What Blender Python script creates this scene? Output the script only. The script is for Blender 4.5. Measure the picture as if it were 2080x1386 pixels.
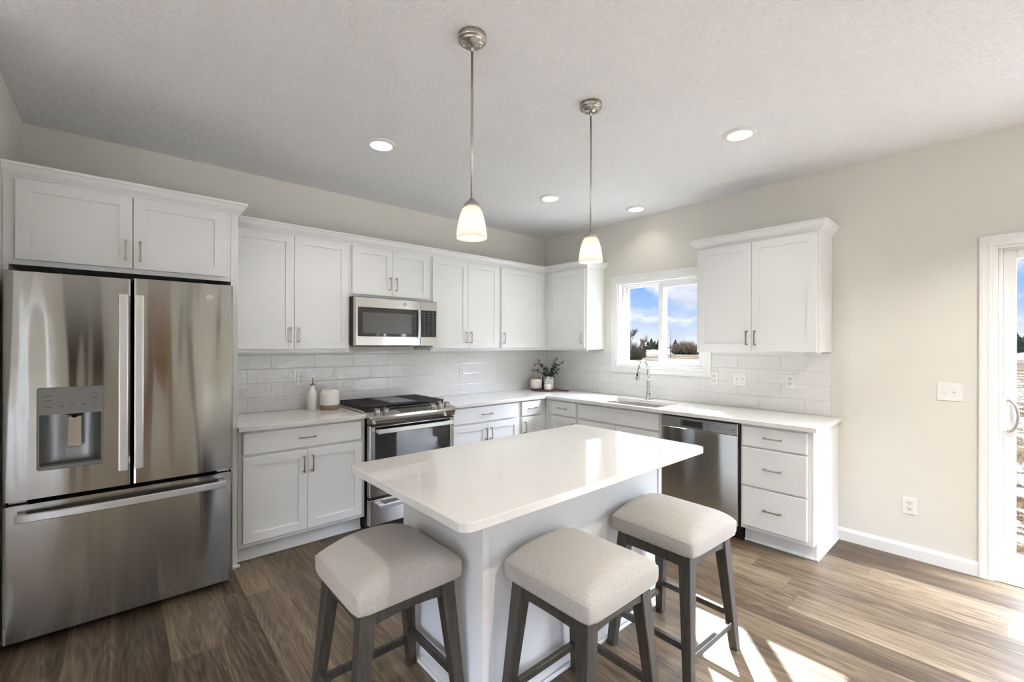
import bpy, bmesh, math, random
from mathutils import Vector, Matrix
random.seed(7)
for o in list(bpy.data.objects): bpy.data.objects.remove(o)
S = bpy.context.scene
COL = S.collection
PI = math.pi

# ------------------------------------------------------------ camera
F, U0, V0 = 902.4065, 1036.0628, 700.1528
YAW, ROLL = 0.7208, 0.0024
cam = bpy.data.cameras.new('camera'); cam.sensor_fit = 'HORIZONTAL'; cam.sensor_width = 36.0
cam.lens = F/2080*36.0
cam.shift_x = (1040-U0)/2080; cam.shift_y = (V0-693)/2080
cam.clip_start = 0.05; cam.clip_end = 2000
co = bpy.data.objects.new('camera', cam); COL.objects.link(co)
d = Vector((math.sin(YAW), math.cos(YAW), 0)); r0 = Vector((math.cos(YAW), -math.sin(YAW), 0)); uz = Vector((0, 0, 1))
r = r0*math.cos(ROLL)+uz*math.sin(ROLL); up = uz*math.cos(ROLL)-r0*math.sin(ROLL)
M = Matrix(((r.x, up.x, -d.x, -3.9977), (r.y, up.y, -d.y, -3.8918), (r.z, up.z, -d.z, 1.4287), (0, 0, 0, 1)))
co.matrix_world = M
S.camera = co
S.view_settings.view_transform = 'Standard'; S.view_settings.look = 'None'
S.view_settings.exposure = 0.84; S.view_settings.gamma = 1.0; S.view_settings.use_curve_mapping = False

# ------------------------------------------------------------ node helper
class NT:
    def __init__(s, tree): s.t = tree; s.n = tree.nodes; s.l = tree.links
    def new(s, typ, **kw):
        n = s.n.new(typ)
        for k, v in kw.items():
            if k.startswith('in_'): pass
            else: setattr(n, k, v)
        return n
    def link(s, a, b): s.l.new(a, b)
    def set(s, node, inp, v):
        if hasattr(v, 'is_linked') or isinstance(v, bpy.types.NodeSocket): s.l.new(v, node.inputs[inp])
        else: node.inputs[inp].default_value = v
    def math(s, op, a, b=0.0, c=0.0, clamp=False):
        n = s.n.new('ShaderNodeMath'); n.operation = op; n.use_clamp = clamp
        s.set(n, 0, a); s.set(n, 1, b); s.set(n, 2, c); return n.outputs[0]
    def vmath(s, op, a, b=(0, 0, 0)):
        n = s.n.new('ShaderNodeVectorMath'); n.operation = op; s.set(n, 0, a); s.set(n, 1, b); return n.outputs[0]
    def mix(s, f, a, b):
        n = s.n.new('ShaderNodeMix'); n.data_type = 'RGBA'
        s.set(n, 0, f); s.set(n, 6, a); s.set(n, 7, b); return n.outputs[2]
    def ramp(s, f, pts, interp='LINEAR'):
        n = s.n.new('ShaderNodeValToRGB'); n.color_ramp.interpolation = interp
        e = n.color_ramp.elements
        while len(e) < len(pts): e.new(0.5)
        for i, (p, c) in enumerate(pts):
            e[i].position = p; e[i].color = c if len(c) == 4 else (*c, 1)
        s.set(n, 0, f); return n.outputs[0]
    def maprange(s, v, a, b, c, e):
        n = s.n.new('ShaderNodeMapRange'); s.set(n, 0, v); s.set(n, 1, a); s.set(n, 2, b); s.set(n, 3, c); s.set(n, 4, e); return n.outputs[0]
    def noise(s, vec, scale, detail=2.0, rough=0.5, dist=0.0, out=0):
        n = s.n.new('ShaderNodeTexNoise'); s.set(n, 'Vector', vec); s.set(n, 'Scale', scale); s.set(n, 'Detail', detail)
        s.set(n, 'Roughness', rough); s.set(n, 'Distortion', dist); return n.outputs[out]
    def white(s, vec):
        n = s.n.new('ShaderNodeTexWhiteNoise'); n.noise_dimensions = '3D'; s.set(n, 'Vector', vec); return n
    def sep(s, v):
        n = s.n.new('ShaderNodeSeparateXYZ'); s.set(n, 0, v); return n.outputs
    def comb(s, x, y, z):
        n = s.n.new('ShaderNodeCombineXYZ'); s.set(n, 0, x); s.set(n, 1, y); s.set(n, 2, z); return n.outputs[0]
def srgb(r_, g_, b_):
    def f(c):
        c /= 255.0
        return c/12.92 if c <= 0.04045 else ((c+0.055)/1.055)**2.4
    return (f(r_), f(g_), f(b_), 1.0)

# ------------------------------------------------------------ world and sun
W = bpy.data.worlds.new('World'); S.world = W; W.use_nodes = True
w = NT(W.node_tree); w.n.clear()
tc = w.new('ShaderNodeTexCoord')
dirv = tc.outputs['Generated']
dx, dy, dz = w.sep(dirv)[0], w.sep(dirv)[1], w.sep(dirv)[2]
elev = w.math('MAXIMUM', dz, 0.0)
blue = w.ramp(elev, [(0.0, srgb(226, 234, 250)), (0.03, srgb(196, 214, 250)), (0.09, srgb(160, 197, 252)), (0.15, srgb(130, 172, 246)), (0.22, srgb(120, 165, 242)), (0.40, srgb(172, 206, 243))])
den = w.math('ADD', elev, 0.16)
cx_ = w.math('DIVIDE', dx, den); cy_ = w.math('DIVIDE', dy, den)
cvec = w.vmath('MULTIPLY', dirv, (1.0, 1.0, 2.1))
cn = w.noise(cvec, 5.2, 6.0, 0.58, 0.35)
cm = w.ramp(cn, [(0.42, (0, 0, 0)), (0.52, (1, 1, 1))])
shade = w.noise(w.vmath('ADD', cvec, (0.02, 0.03, 0.055)), 5.2, 4.0, 0.55)
cloud = w.ramp(shade, [(0.46, srgb(250, 250, 254)), (0.62, srgb(196, 204, 238))])
lowhaze = w.ramp(elev, [(0.0, (0.75, 0.75, 0.75)), (0.03, (0.35, 0.35, 0.35)), (0.06, (0, 0, 0))])
cmm = w.math('MAXIMUM', w.math('MAXIMUM', cm, lowhaze), w.maprange(elev, 0.2, 0.5, 0.0, 0.6))
skyc = w.mix(cmm, blue, cloud)
west = w.maprange(w.math('ADD', w.math('MULTIPLY', dx, 0.6), w.math('MULTIPLY', dy, 0.8)), 0.3, -0.6, 9.0, 92.0)   # unseen sky brightened to fill the room, most behind the house
boost = w.maprange(dz, 0.17, 0.50, 0.66, west)
bg = w.new('ShaderNodeBackground'); w.link(skyc, bg.inputs[0]); w.link(boost, bg.inputs[1])
wo = w.new('ShaderNodeOutputWorld'); w.link(bg.outputs[0], wo.inputs[0])

sun = bpy.data.lights.new('sun', 'SUN'); sun.energy = 30.0; sun.angle = math.radians(0.6); sun.color = (1.0, 0.99, 0.96)
so = bpy.data.objects.new('sun', sun); COL.objects.link(so)
so.location = (6, 5, 8); so.rotation_euler = Vector((-1, -0.86, -0.90)).to_track_quat('-Z', 'Y').to_euler()

CAN_W = 3.0       # watts of each recessed ceiling light


# ------------------------------------------------------------ geometry helpers
def newbm(): return bmesh.new()
def merge(dst, src):
    me = bpy.data.meshes.new('tmp'); src.to_mesh(me); src.free(); dst.from_mesh(me); bpy.data.meshes.remove(me)
def B(bm, a, b, bev=0.0, seg=1):
    t = bmesh.new(); bmesh.ops.create_cube(t, size=1.0)
    lo = Vector([min(a[i], b[i]) for i in range(3)]); hi = Vector([max(a[i], b[i]) for i in range(3)])
    for v in t.verts: v.co = Vector([lo[i]+(v.co[i]+0.5)*(hi[i]-lo[i]) for i in range(3)])
    if bev > 0: bmesh.ops.bevel(t, geom=list(t.edges), offset=bev, segments=seg, affect='EDGES', profile=0.5)
    merge(bm, t)
def hexa(bm, pts, bev=0.0, seg=1):
    """pts: 4 bottom, 4 top corners in the same winding"""
    t = bmesh.new(); v = [t.verts.new(p) for p in pts]
    for f in ((3, 2, 1, 0), (4, 5, 6, 7), (0, 1, 5, 4), (1, 2, 6, 5), (2, 3, 7, 6), (3, 0, 4, 7)): t.faces.new([v[i] for i in f])
    bmesh.ops.recalc_face_normals(t, faces=t.faces)
    if bev > 0: bmesh.ops.bevel(t, geom=list(t.edges), offset=bev, segments=seg, affect='EDGES', profile=0.5)
    merge(bm, t)
def lathe(bm, prof, n=40, cx=0, cy=0, cz=0, smooth=True, mat=None):
    t = bmesh.new(); rings = []
    for (rr, z) in prof:
        if rr < 1e-6: rings.append([t.verts.new((0, 0, z))])
        else: rings.append([t.verts.new((rr*math.cos(2*PI*i/n), rr*math.sin(2*PI*i/n), z)) for i in range(n)])
    for a, b in zip(rings, rings[1:]):
        for i in range(n):
            j = (i+1) % n
            if len(a) == 1 and len(b) == 1: continue
            if len(a) == 1: f = t.faces.new((a[0], b[j], b[i]))
            elif len(b) == 1: f = t.faces.new((a[i], a[j], b[0]))
            else: f = t.faces.new((a[i], a[j], b[j], b[i]))
            f.smooth = smooth
    bmesh.ops.recalc_face_normals(t, faces=t.faces)
    if mat is not None: t.transform(mat)
    t.transform(Matrix.Translation((cx, cy, cz)))
    merge(bm, t)
def tube(bm, pts, rad, n=12, cap=True):
    t = bmesh.new(); pts = [Vector(p) for p in pts]; rings = []
    rads = rad if isinstance(rad, (list, tuple)) else [rad]*len(pts)
    prev = None
    for i, p in enumerate(pts):
        if i == 0: tg = pts[1]-pts[0]
        elif i == len(pts)-1: tg = pts[-1]-pts[-2]
        else: tg = (pts[i+1]-p).normalized()+(p-pts[i-1]).normalized()
        tg.normalize()
        if prev is None: a = tg.orthogonal().normalized()
        else: a = (prev-tg*prev.dot(tg)).normalized()
        prev = a; b = tg.cross(a)
        rings.append([t.verts.new(p+(a*math.cos(2*PI*k/n)+b*math.sin(2*PI*k/n))*rads[i]) for k in range(n)])
    for A, Bb in zip(rings, rings[1:]):
        for k in range(n):
            f = t.faces.new((A[k], A[(k+1) % n], Bb[(k+1) % n], Bb[k])); f.smooth = True
    if cap:
        t.faces.new(list(reversed(rings[0]))); t.faces.new(rings[-1])
    bmesh.ops.recalc_face_normals(t, faces=t.faces)
    merge(bm, t)
def loft(bm, loops, close_first=True, close_last=True):
    """loops: equal-length closed vertex loops"""
    t = bmesh.new(); R = [[t.verts.new(p) for p in L] for L in loops]; n = len(loops[0])
    for a, b in zip(R, R[1:]):
        for i in range(n): t.faces.new((a[i], a[(i+1) % n], b[(i+1) % n], b[i]))
    if close_first: t.faces.new(list(reversed(R[0])))
    if close_last: t.faces.new(R[-1])
    bmesh.ops.recalc_face_normals(t, faces=t.faces)
    merge(bm, t)
def rectloop(x0, x1, z0, z1, ins, y):
    return [(x0+ins, y, z0+ins), (x1-ins, y, z0+ins), (x1-ins, y, z1-ins), (x0+ins, y, z1-ins)]
def roundrect(x0, x1, y0, y1, rad, z, n=6):
    L = []
    for (cx, cy, a0) in ((x1-rad, y1-rad, 0), (x0+rad, y1-rad, PI/2), (x0+rad, y0+rad, PI), (x1-rad, y0+rad, 3*PI/2)):
        for k in range(n+1):
            a = a0+PI/2*k/n; L.append((cx+rad*math.cos(a), cy+rad*math.sin(a), z))
    return L
def obj(name, bm, mat, parent=None, label=None):
    me = bpy.data.meshes.new(name); bm.to_mesh(me); bm.free()
    o = bpy.data.objects.new(name, me); COL.objects.link(o)
    if mat: me.materials.append(mat)
    if parent: o.parent = parent
    if label: o['label'] = label
    return o
def tag(o, label, cat, group=None):
    o['label'] = label; o['category'] = cat
    if group: o['group'] = group
    return o
def thing(name, label, cat, loc=(0, 0, 0), rz=0.0, group=None):
    o = bpy.data.objects.new(name, None); COL.objects.link(o); o.empty_display_size = 0.1
    o.location = loc; o.rotation_euler = (0, 0, rz); return tag(o, label, cat, group)
def structure(name, bm, mat):
    o = obj(name, bm, mat); o['kind'] = 'structure'; return o
def struct_empty(name, loc=(0, 0, 0), rz=0.0):
    o = bpy.data.objects.new(name, None); COL.objects.link(o); o.location = loc; o.rotation_euler = (0, 0, rz)
    o['kind'] = 'structure'; return o
def textmesh(name, s, size, mat, parent, mw, depth=0.0006):
    c = bpy.data.curves.new(name, 'FONT'); c.body = s; c.size = size; c.extrude = depth; c.align_x = 'CENTER'; c.align_y = 'CENTER'
    o = bpy.data.objects.new(name, c); COL.objects.link(o)
    dg = bpy.context.evaluated_depsgraph_get(); dg.update()
    me = bpy.data.meshes.new_from_object(o.evaluated_get(dg))
    bpy.data.objects.remove(o)
    me.transform(mw); me.materials.clear(); me.materials.append(mat)
    o = bpy.data.objects.new(name, me); COL.objects.link(o); o.parent = parent
    return o

# ------------------------------------------------------------ materials
def newmat(name):
    m = bpy.data.materials.new(name); m.use_nodes = True; nt = NT(m.node_tree)
    bs = m.node_tree.nodes['Principled BSDF']; return m, nt, bs
def pos(nt):
    return nt.new('ShaderNodeNewGeometry').outputs['Position']
def objco(nt):
    return nt.new('ShaderNodeTexCoord').outputs['Object']
def simple(name, col, rough=0.5, metal=0.0, var=0.02, spec=0.5, coat=0.0, bump=0.0, bscale=200):
    m, nt, bs = newmat(name)
    v = nt.noise(objco(nt), 3.0, 3.0)
    f = nt.maprange(v, 0.3, 0.7, 1-var, 1+var)
    cc = nt.vmath('SCALE', col[:3]); sc = cc.node; sc.operation = 'SCALE'; nt.set(sc, 3, f)
    nt.link(cc, bs.inputs['Base Color'])
    bs.inputs['Roughness'].default_value = rough; bs.inputs['Metallic'].default_value = metal
    bs.inputs['Specular IOR Level'].default_value = spec; bs.inputs['Coat Weight'].default_value = coat
    if bump > 0:
        b = nt.new('ShaderNodeBump'); nt.set(b, 'Height', nt.noise(objco(nt), bscale, 2.0)); b.inputs['Strength'].default_value = bump
        b.inputs['Distance'].default_value = 0.002; nt.link(b.outputs[0], bs.inputs['Normal'])
    return m
CAB = simple('cabinet_paint', (0.79, 0.80, 0.79), 0.32, var=0.01)
TRIM = simple('trim_paint', (0.80, 0.80, 0.78), 0.3, var=0.01)
VINYL = simple('white_vinyl', (0.80, 0.80, 0.78), 0.35, var=0.01)
PLASTIC = simple('white_plastic', (0.80, 0.80, 0.77), 0.3, var=0.01)
SLOT = simple('dark_slot', (0.03, 0.03, 0.03), 0.5)
BLACK = simple('black_plastic', (0.012, 0.012, 0.013), 0.35)
GAP = simple('gasket_black', (0.006, 0.006, 0.006), 0.7)
IRON = simple('cast_iron', (0.022, 0.022, 0.024), 0.5, bump=0.2, bscale=400)
GRIDDLE = simple('grey_griddle', (0.22, 0.22, 0.22), 0.42)
NICKEL = simple('brushed_nickel', (0.50, 0.47, 0.42), 0.30, 1.0)
PULLM = simple('satin_nickel_pull', (0.42, 0.39, 0.34), 0.34, 1.0)
CHROME = simple('polished_chrome', (0.62, 0.63, 0.64), 0.10, 1.0)
SATIN = simple('satin_aluminium', (0.62, 0.62, 0.61), 0.36, 1.0)
GREYM = simple('grey_handle', (0.35, 0.34, 0.32), 0.35, 0.6)
CERAM = simple('white_ceramic', (0.80, 0.785, 0.735), 0.35)
CLAY = simple('raw_clay', (0.24, 0.16, 0.10), 0.75)
CORKW = simple('brown_wood_lid', (0.26, 0.14, 0.06), 0.5)
COPPER = simple('spout_metal', (0.30, 0.22, 0.16), 0.3, 0.9)
BOARD = simple('dark_walnut', (0.075, 0.03, 0.02), 0.4, var=0.3)
SOCK = simple('socket_face', (0.70, 0.70, 0.68), 0.35)
DARKGLASS = simple('dark_glass', (0.012, 0.012, 0.012), 0.04, spec=0.9)
DISPLAY = simple('touch_panel', (0.03, 0.022, 0.018), 0.12)
DARKDOOR = simple('dark_brown_door', (0.045, 0.03, 0.02), 0.4)
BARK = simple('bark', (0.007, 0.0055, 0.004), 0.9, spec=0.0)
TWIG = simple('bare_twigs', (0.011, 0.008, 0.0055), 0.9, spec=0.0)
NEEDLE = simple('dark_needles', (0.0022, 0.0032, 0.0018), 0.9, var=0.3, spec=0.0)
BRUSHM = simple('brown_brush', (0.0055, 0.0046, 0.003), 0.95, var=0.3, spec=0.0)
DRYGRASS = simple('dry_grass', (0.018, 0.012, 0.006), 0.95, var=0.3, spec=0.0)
STEM = simple('plant_stem', (0.05, 0.05, 0.02), 0.6)
SIDING = simple('roof_dark', (0.2, 0.2, 0.2), 0.8, spec=0.0)

def mk_wall():
    m, nt, bs = newmat('greige_wall')
    bs.inputs['Base Color'].default_value = (0.725, 0.705, 0.64, 1); bs.inputs['Roughness'].default_value = 0.75
    b = nt.new('ShaderNodeBump'); nt.set(b, 'Height', nt.noise(pos(nt), 160, 2.0)); b.inputs['Strength'].default_value = 0.08; b.inputs['Distance'].default_value = 0.002
    nt.link(b.outputs[0], bs.inputs['Normal']); return m
WALL = mk_wall()
def mk_ceil():
    m, nt, bs = newmat('textured_ceiling')
    bs.inputs['Base Color'].default_value = (0.885, 0.895, 0.905, 1); bs.inputs['Roughness'].default_value = 0.9
    p = pos(nt)
    n1 = nt.noise(p, 42, 3.0, 0.55, 0.9)
    n2 = nt.noise(p, 95, 2.0, 0.5, 0.6)
    h = nt.ramp(nt.math('ADD', nt.math('MULTIPLY', n1, 0.75), nt.math('MULTIPLY', n2, 0.25)), [(0.44, (0, 0, 0)), (0.56, (1, 1, 1))])
    b = nt.new('ShaderNodeBump'); nt.set(b, 'Height', h); b.inputs['Strength'].default_value = 0.6; b.inputs['Distance'].default_value = 0.006
    nt.link(b.outputs[0], bs.inputs['Normal']); return m
CEIL = mk_ceil()
def mk_floor():
    m, nt, bs = newmat('oak_plank_floor')
    x, y, z = nt.sep(pos(nt))
    PW, PL = 0.182, 1.22
    xi = nt.math('FLOOR', nt.math('DIVIDE', x, PW))
    xf = nt.math('FRACT', nt.math('DIVIDE', x, PW))
    off = nt.white(nt.comb(xi, 3.7, 0)).outputs[0]
    yy = nt.math('ADD', nt.math('DIVIDE', y, PL), nt.math('MULTIPLY', off, 7.31))
    yi = nt.math('FLOOR', yy); yf = nt.math('FRACT', yy)
    wn = nt.white(nt.comb(xi, yi, 1.3)); rnd = wn.outputs[0]
    rv = nt.vmath('MULTIPLY', wn.outputs[1], (40, 40, 40))
    base = nt.comb(nt.math('MULTIPLY', x, 1.0), nt.math('MULTIPLY', y, 0.05), z)
    gv = nt.vmath('ADD', base, rv)
    # cathedral rings: distance from a wandering centre line
    warp = nt.noise(nt.vmath('ADD', nt.comb(nt.math('MULTIPLY', x, 3.6), nt.math('MULTIPLY', y, 0.42), 0), rv), 2.0, 1.0, 0.4)
    ring = nt.math('SINE', nt.math('MULTIPLY', warp, 120.0))
    rings = nt.maprange(ring, -1, 1, 0, 1)
    streak = nt.noise(gv, 55, 4.0, 0.6, 0.2)
    fine = nt.noise(nt.vmath('ADD', nt.comb(x, nt.math('MULTIPLY', y, 0.035), z), rv), 260, 3.0, 0.6)
    broad = nt.noise(gv, 9, 2.0)
    t = nt.math('ADD', nt.math('MULTIPLY', streak, 0.5), nt.math('MULTIPLY', rings, 0.075))
    t = nt.math('ADD', t, nt.math('MULTIPLY', fine, 0.34))
    t = nt.math('ADD', t, nt.math('MULTIPLY', broad, 0.35))
    t = nt.math('ADD', t, nt.math('MULTIPLY', nt.math('SUBTRACT', rnd, 0.5), 0.26))
    colr = nt.ramp(t, [(0.36, srgb(39, 30, 22)), (0.53, srgb(75, 61, 47)), (0.68, srgb(104, 89, 71)), (0.84, srgb(133, 118, 97))])
    # joints
    ex = nt.math('MINIMUM', xf, nt.math('SUBTRACT', 1.0, xf)); ey = nt.math('MINIMUM', yf, nt.math('SUBTRACT', 1.0, yf))
    jx = nt.math('LESS_THAN', ex, 0.0045); jy = nt.math('LESS_THAN', ey, 0.0009)
    j = nt.math('MAXIMUM', jx, jy)
    colr = nt.mix(nt.math('MULTIPLY', j, 0.45), colr, srgb(60, 46, 36))
    nt.link(colr, bs.inputs['Base Color'])
    nt.link(nt.maprange(fine, 0.2, 0.8, 0.34, 0.48), bs.inputs['Roughness'])
    bs.inputs['Specular IOR Level'].default_value = 0.4
    b = nt.new('ShaderNodeBump'); nt.set(b, 'Height', nt.math('SUBTRACT', fine, j)); b.inputs['Strength'].default_value = 0.15; b.inputs['Distance'].default_value = 0.001
    nt.link(b.outputs[0], bs.inputs['Normal']); return m
FLOOR = mk_floor()
def mk_quartz():
    m, nt, bs = newmat('white_quartz')
    p = pos(nt)
    v = nt.noise(p, 1.6, 4.0, 0.6, 1.2)
    vein = nt.ramp(nt.math('ABSOLUTE', nt.math('SUBTRACT', v, 0.5)), [(0.0, (0.725, 0.715, 0.685)), (0.02, (0.74, 0.733, 0.705)), (0.2, (0.745, 0.738, 0.715))])
    nt.link(vein, bs.inputs['Base Color']); bs.inputs['Roughness'].default_value = 0.05; bs.inputs['Specular IOR Level'].default_value = 0.7
    return m
QUARTZ = mk_quartz()
def mk_tile(horiz, uoff):
    m, nt, bs = newmat('glazed_subway_tile')
    x, y, z = nt.sep(pos(nt))
    u = x if horiz == 'x' else y
    TW, TH = 0.331, 0.1115
    rr = nt.math('DIVIDE', nt.math('SUBTRACT', z, 0.897), TH)
    ri = nt.math('FLOOR', rr); rf = nt.math('FRACT', rr)
    odd = nt.math('MULTIPLY', nt.math('MODULO', nt.math('ADD', ri, 20.0), 2.0), 0.5)
    uu = nt.math('ADD', nt.math('DIVIDE', nt.math('SUBTRACT', u, uoff), TW), nt.math('ADD', odd, 50.0))
    ui = nt.math('FLOOR', uu); uf = nt.math('FRACT', uu)
    du = nt.math('MULTIPLY', nt.math('MINIMUM', uf, nt.math('SUBTRACT', 1.0, uf)), TW)
    dv = nt.math('MULTIPLY', nt.math('MINIMUM', rf, nt.math('SUBTRACT', 1.0, rf)), TH)
    e = nt.math('MINIMUM', du, dv)
    grout = nt.math('LESS_THAN', e, 0.0012)
    tint = nt.white(nt.comb(ui, ri, 2.0)).outputs[0]
    tc_ = nt.mix(tint, (0.755, 0.75, 0.73, 1), (0.775, 0.77, 0.75, 1))
    nt.link(nt.mix(grout, tc_, (0.58, 0.56, 0.52, 1)), bs.inputs['Base Color'])
    nt.link(nt.maprange(grout, 0, 1, 0.03, 0.7), bs.inputs['Roughness'])
    edge = nt.maprange(e, 0.0010, 0.006, 0.0, 1.0)
    cell = nt.comb(nt.math('MULTIPLY', ui, 5.3), nt.math('MULTIPLY', ri, 3.9), nt.math('MULTIPLY', tint, 9.0))
    wav = nt.noise(nt.vmath('ADD', pos(nt), cell), 30, 1.0, 0.5, 1.0)
    wav2 = nt.noise(nt.vmath('ADD', pos(nt), cell), 9, 1.0)
    h = nt.math('ADD', nt.math('MULTIPLY', edge, 0.0010), nt.math('ADD', nt.math('MULTIPLY', wav, 0.0024), nt.math('MULTIPLY', wav2, 0.004)))
    b = nt.new('ShaderNodeBump'); nt.set(b, 'Height', h); b.inputs['Strength'].default_value = 1.0; b.inputs['Distance'].default_value = 1.0
    nt.link(b.outputs[0], bs.inputs['Normal'])
    bs.inputs['Specular IOR Level'].default_value = 0.8
    return m
TILEB = mk_tile('x', -3.101+0.331*0.5); TILER = mk_tile('y', -2.48)
def mk_steel(name, col, waveamp=0.03, blur=0.05, rough=0.16, wscale=(3.2, 3.2, 0.55), vertical=True):
    m, nt, bs = newmat(name)
    p = pos(nt)
    g = nt.new('ShaderNodeNewGeometry')
    px, py, pz = nt.sep(p)
    wv = nt.comb(nt.math('MULTIPLY', px, wscale[0]), nt.math('MULTIPLY', py, wscale[1]), nt.math('MULTIPLY', pz, wscale[2]))
    a = nt.math('SUBTRACT', nt.noise(wv, 1.0, 2.0, 0.45), 0.5)
    a = nt.math('MULTIPLY', a, waveamp*4)
    rn = nt.math('MULTIPLY', nt.math('SUBTRACT', nt.white(nt.vmath('SCALE', p)).outputs[0], 0.5), 0.0)
    wn = nt.white(nt.vmath('MULTIPLY', p, (917.0, 917.0, 917.0))).outputs[0]
    rz = nt.math('MULTIPLY', nt.math('SUBTRACT', wn, 0.5), blur*2)
    if vertical: vec = nt.comb(a, a, rz)
    else: vec = nt.comb(rz, rz, a)
    nn = nt.vmath('NORMALIZE', nt.vmath('ADD', g.outputs['Normal'], vec))
    nt.link(nn, bs.inputs['Normal'])
    brush = nt.noise(nt.vmath('MULTIPLY', p, (2.0, 2.0, 300.0)), 3.0, 2.0)
    c = nt.mix(brush, (*[q*0.94 for q in col], 1), (*[min(1, q*1.06) for q in col], 1))
    nt.link(c, bs.inputs['Base Color']); bs.inputs['Metallic'].default_value = 1.0; bs.inputs['Roughness'].default_value = rough
    return m
STEEL = mk_steel('stainless_steel', (0.42, 0.425, 0.41), 0.042, 0.085, 0.05, (8.5, 8.5, 0.55))
STEEL2 = mk_steel('stainless_steel_flat', (0.60, 0.59, 0.57), 0.02, 0.07, 0.14)
STEEL3 = mk_steel('stainless_steel_door', (0.70, 0.70, 0.68), 0.03, 0.085, 0.09, (5.0, 5.0, 0.5))
SINKM = mk_steel('sink_steel', (0.60, 0.59, 0.57), 0.0, 0.1, 0.28)
DISPM = simple('dispenser_grey', (0.20, 0.20, 0.195), 0.38, 0.5)
DISPR = simple('dispenser_recess', (0.26, 0.27, 0.275), 0.33, 0.7)
def mk_glass():
    m = bpy.data.materials.new('window_glass'); m.use_nodes = True; nt = NT(m.node_tree); nt.n.clear()
    tr = nt.new('ShaderNodeBsdfTransparent'); tr.inputs[0].default_value = (0.95, 0.965, 0.96, 1)
    gl = nt.new('ShaderNodeBsdfGlossy'); gl.inputs['Roughness'].default_value = 0.0
    g = nt.new('ShaderNodeNewGeometry'); dt = nt.new('ShaderNodeVectorMath'); dt.operation = 'DOT_PRODUCT'
    nt.link(g.outputs['Incoming'], dt.inputs[0]); nt.link(g.outputs['Normal'], dt.inputs[1])
    k = nt.math('SUBTRACT', 1.0, nt.math('ABSOLUTE', dt.outputs['Value']), clamp=True)
    fr = nt.math('ADD', 0.035, nt.math('MULTIPLY', nt.math('POWER', k, 5.0), 0.9))
    mx = nt.new('ShaderNodeMixShader'); nt.link(fr, mx.inputs[0]); nt.link(tr.outputs[0], mx.inputs[1]); nt.link(gl.outputs[0], mx.inputs[2])
    o = nt.new('ShaderNodeOutputMaterial'); nt.link(mx.outputs[0], o.inputs[0]); return m
GLASS = mk_glass()
def mk_fabric():
    m, nt, bs = newmat('linen_fabric')
    oc = objco(nt)
    n1 = nt.noise(nt.vmath('MULTIPLY', oc, (1, 6, 6)), 85, 3.0, 0.6)
    n2 = nt.noise(nt.vmath('MULTIPLY', oc, (6, 1, 6)), 85, 3.0, 0.6)
    n3 = nt.noise(oc, 400, 1.0)
    t = nt.math('ADD', nt.math('MULTIPLY', n1, 0.4), nt.math('ADD', nt.math('MULTIPLY', n2, 0.4), nt.math('MULTIPLY', n3, 0.2)))
    nt.link(nt.ramp(t, [(0.34, (0.33, 0.305, 0.27)), (0.5, (0.43, 0.405, 0.37)), (0.66, (0.56, 0.535, 0.49))]), bs.inputs['Base Color'])
    bs.inputs['Roughness'].default_value = 0.95; bs.inputs['Specular IOR Level'].default_value = 0.15; bs.inputs['Sheen Weight'].default_value = 0.2
    b = nt.new('ShaderNodeBump'); nt.set(b, 'Height', t); b.inputs['Strength'].default_value = 0.35; b.inputs['Distance'].default_value = 0.002
    nt.link(b.outputs[0], bs.inputs['Normal']); return m
FABRIC = mk_fabric()
def mk_stoolwood():
    m, nt, bs = newmat('grey_stained_wood')
    oc = objco(nt)
    n = nt.noise(nt.vmath('MULTIPLY', oc, (12, 12, 0.9)), 6, 4.0, 0.6)
    nt.link(nt.ramp(n, [(0.3, (0.024, 0.020, 0.015)), (0.7, (0.066, 0.057, 0.044))]), bs.inputs['Base Color'])
    bs.inputs['Roughness'].default_value = 0.36; return m
STWOOD = mk_stoolwood()
def mk_shade():
    m, nt, bs = newmat('frosted_shade')
    v = nt.noise(objco(nt), 18, 3.0, 0.5, 1.0)
    nt.link(nt.mix(v, (0.80, 0.76, 0.68, 1), (0.88, 0.85, 0.79, 1)), bs.inputs['Base Color'])
    bs.inputs['Roughness'].default_value = 0.25
    tl = nt.new('ShaderNodeBsdfTranslucent'); tl.inputs[0].default_value = (0.95, 0.92, 0.86, 1)
    mx = nt.new('ShaderNodeMixShader'); mx.inputs[0].default_value = 0.55
    out = nt.n['Material Output']; nt.link(bs.outputs[0], mx.inputs[1]); nt.link(tl.outputs[0], mx.inputs[2]); nt.link(mx.outputs[0], out.inputs[0])
    return m
SHADE = mk_shade()
def emit(name, col, st):
    m = bpy.data.materials.new(name); m.use_nodes = True; nt = NT(m.node_tree); nt.n.clear()
    e = nt.new('ShaderNodeEmission'); e.inputs[0].default_value = (*col, 1); e.inputs[1].default_value = st
    o = nt.new('ShaderNodeOutputMaterial'); nt.link(e.outputs[0], o.inputs[0]); return m
LENS = emit('light_lens', (1.0, 0.93, 0.80), 2.2)
BULB = emit('bulb_glow', (1.0, 0.90, 0.78), 7.0)
def mk_leaf():
    m, nt, bs = newmat('eucalyptus_leaf')
    n = nt.noise(objco(nt), 30, 2.0)
    nt.link(nt.ramp(n, [(0.35, (0.012, 0.042, 0.016)), (0.65, (0.06, 0.135, 0.075))]), bs.inputs['Base Color'])
    bs.inputs['Roughness'].default_value = 0.5; return m
LEAF = mk_leaf()
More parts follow.
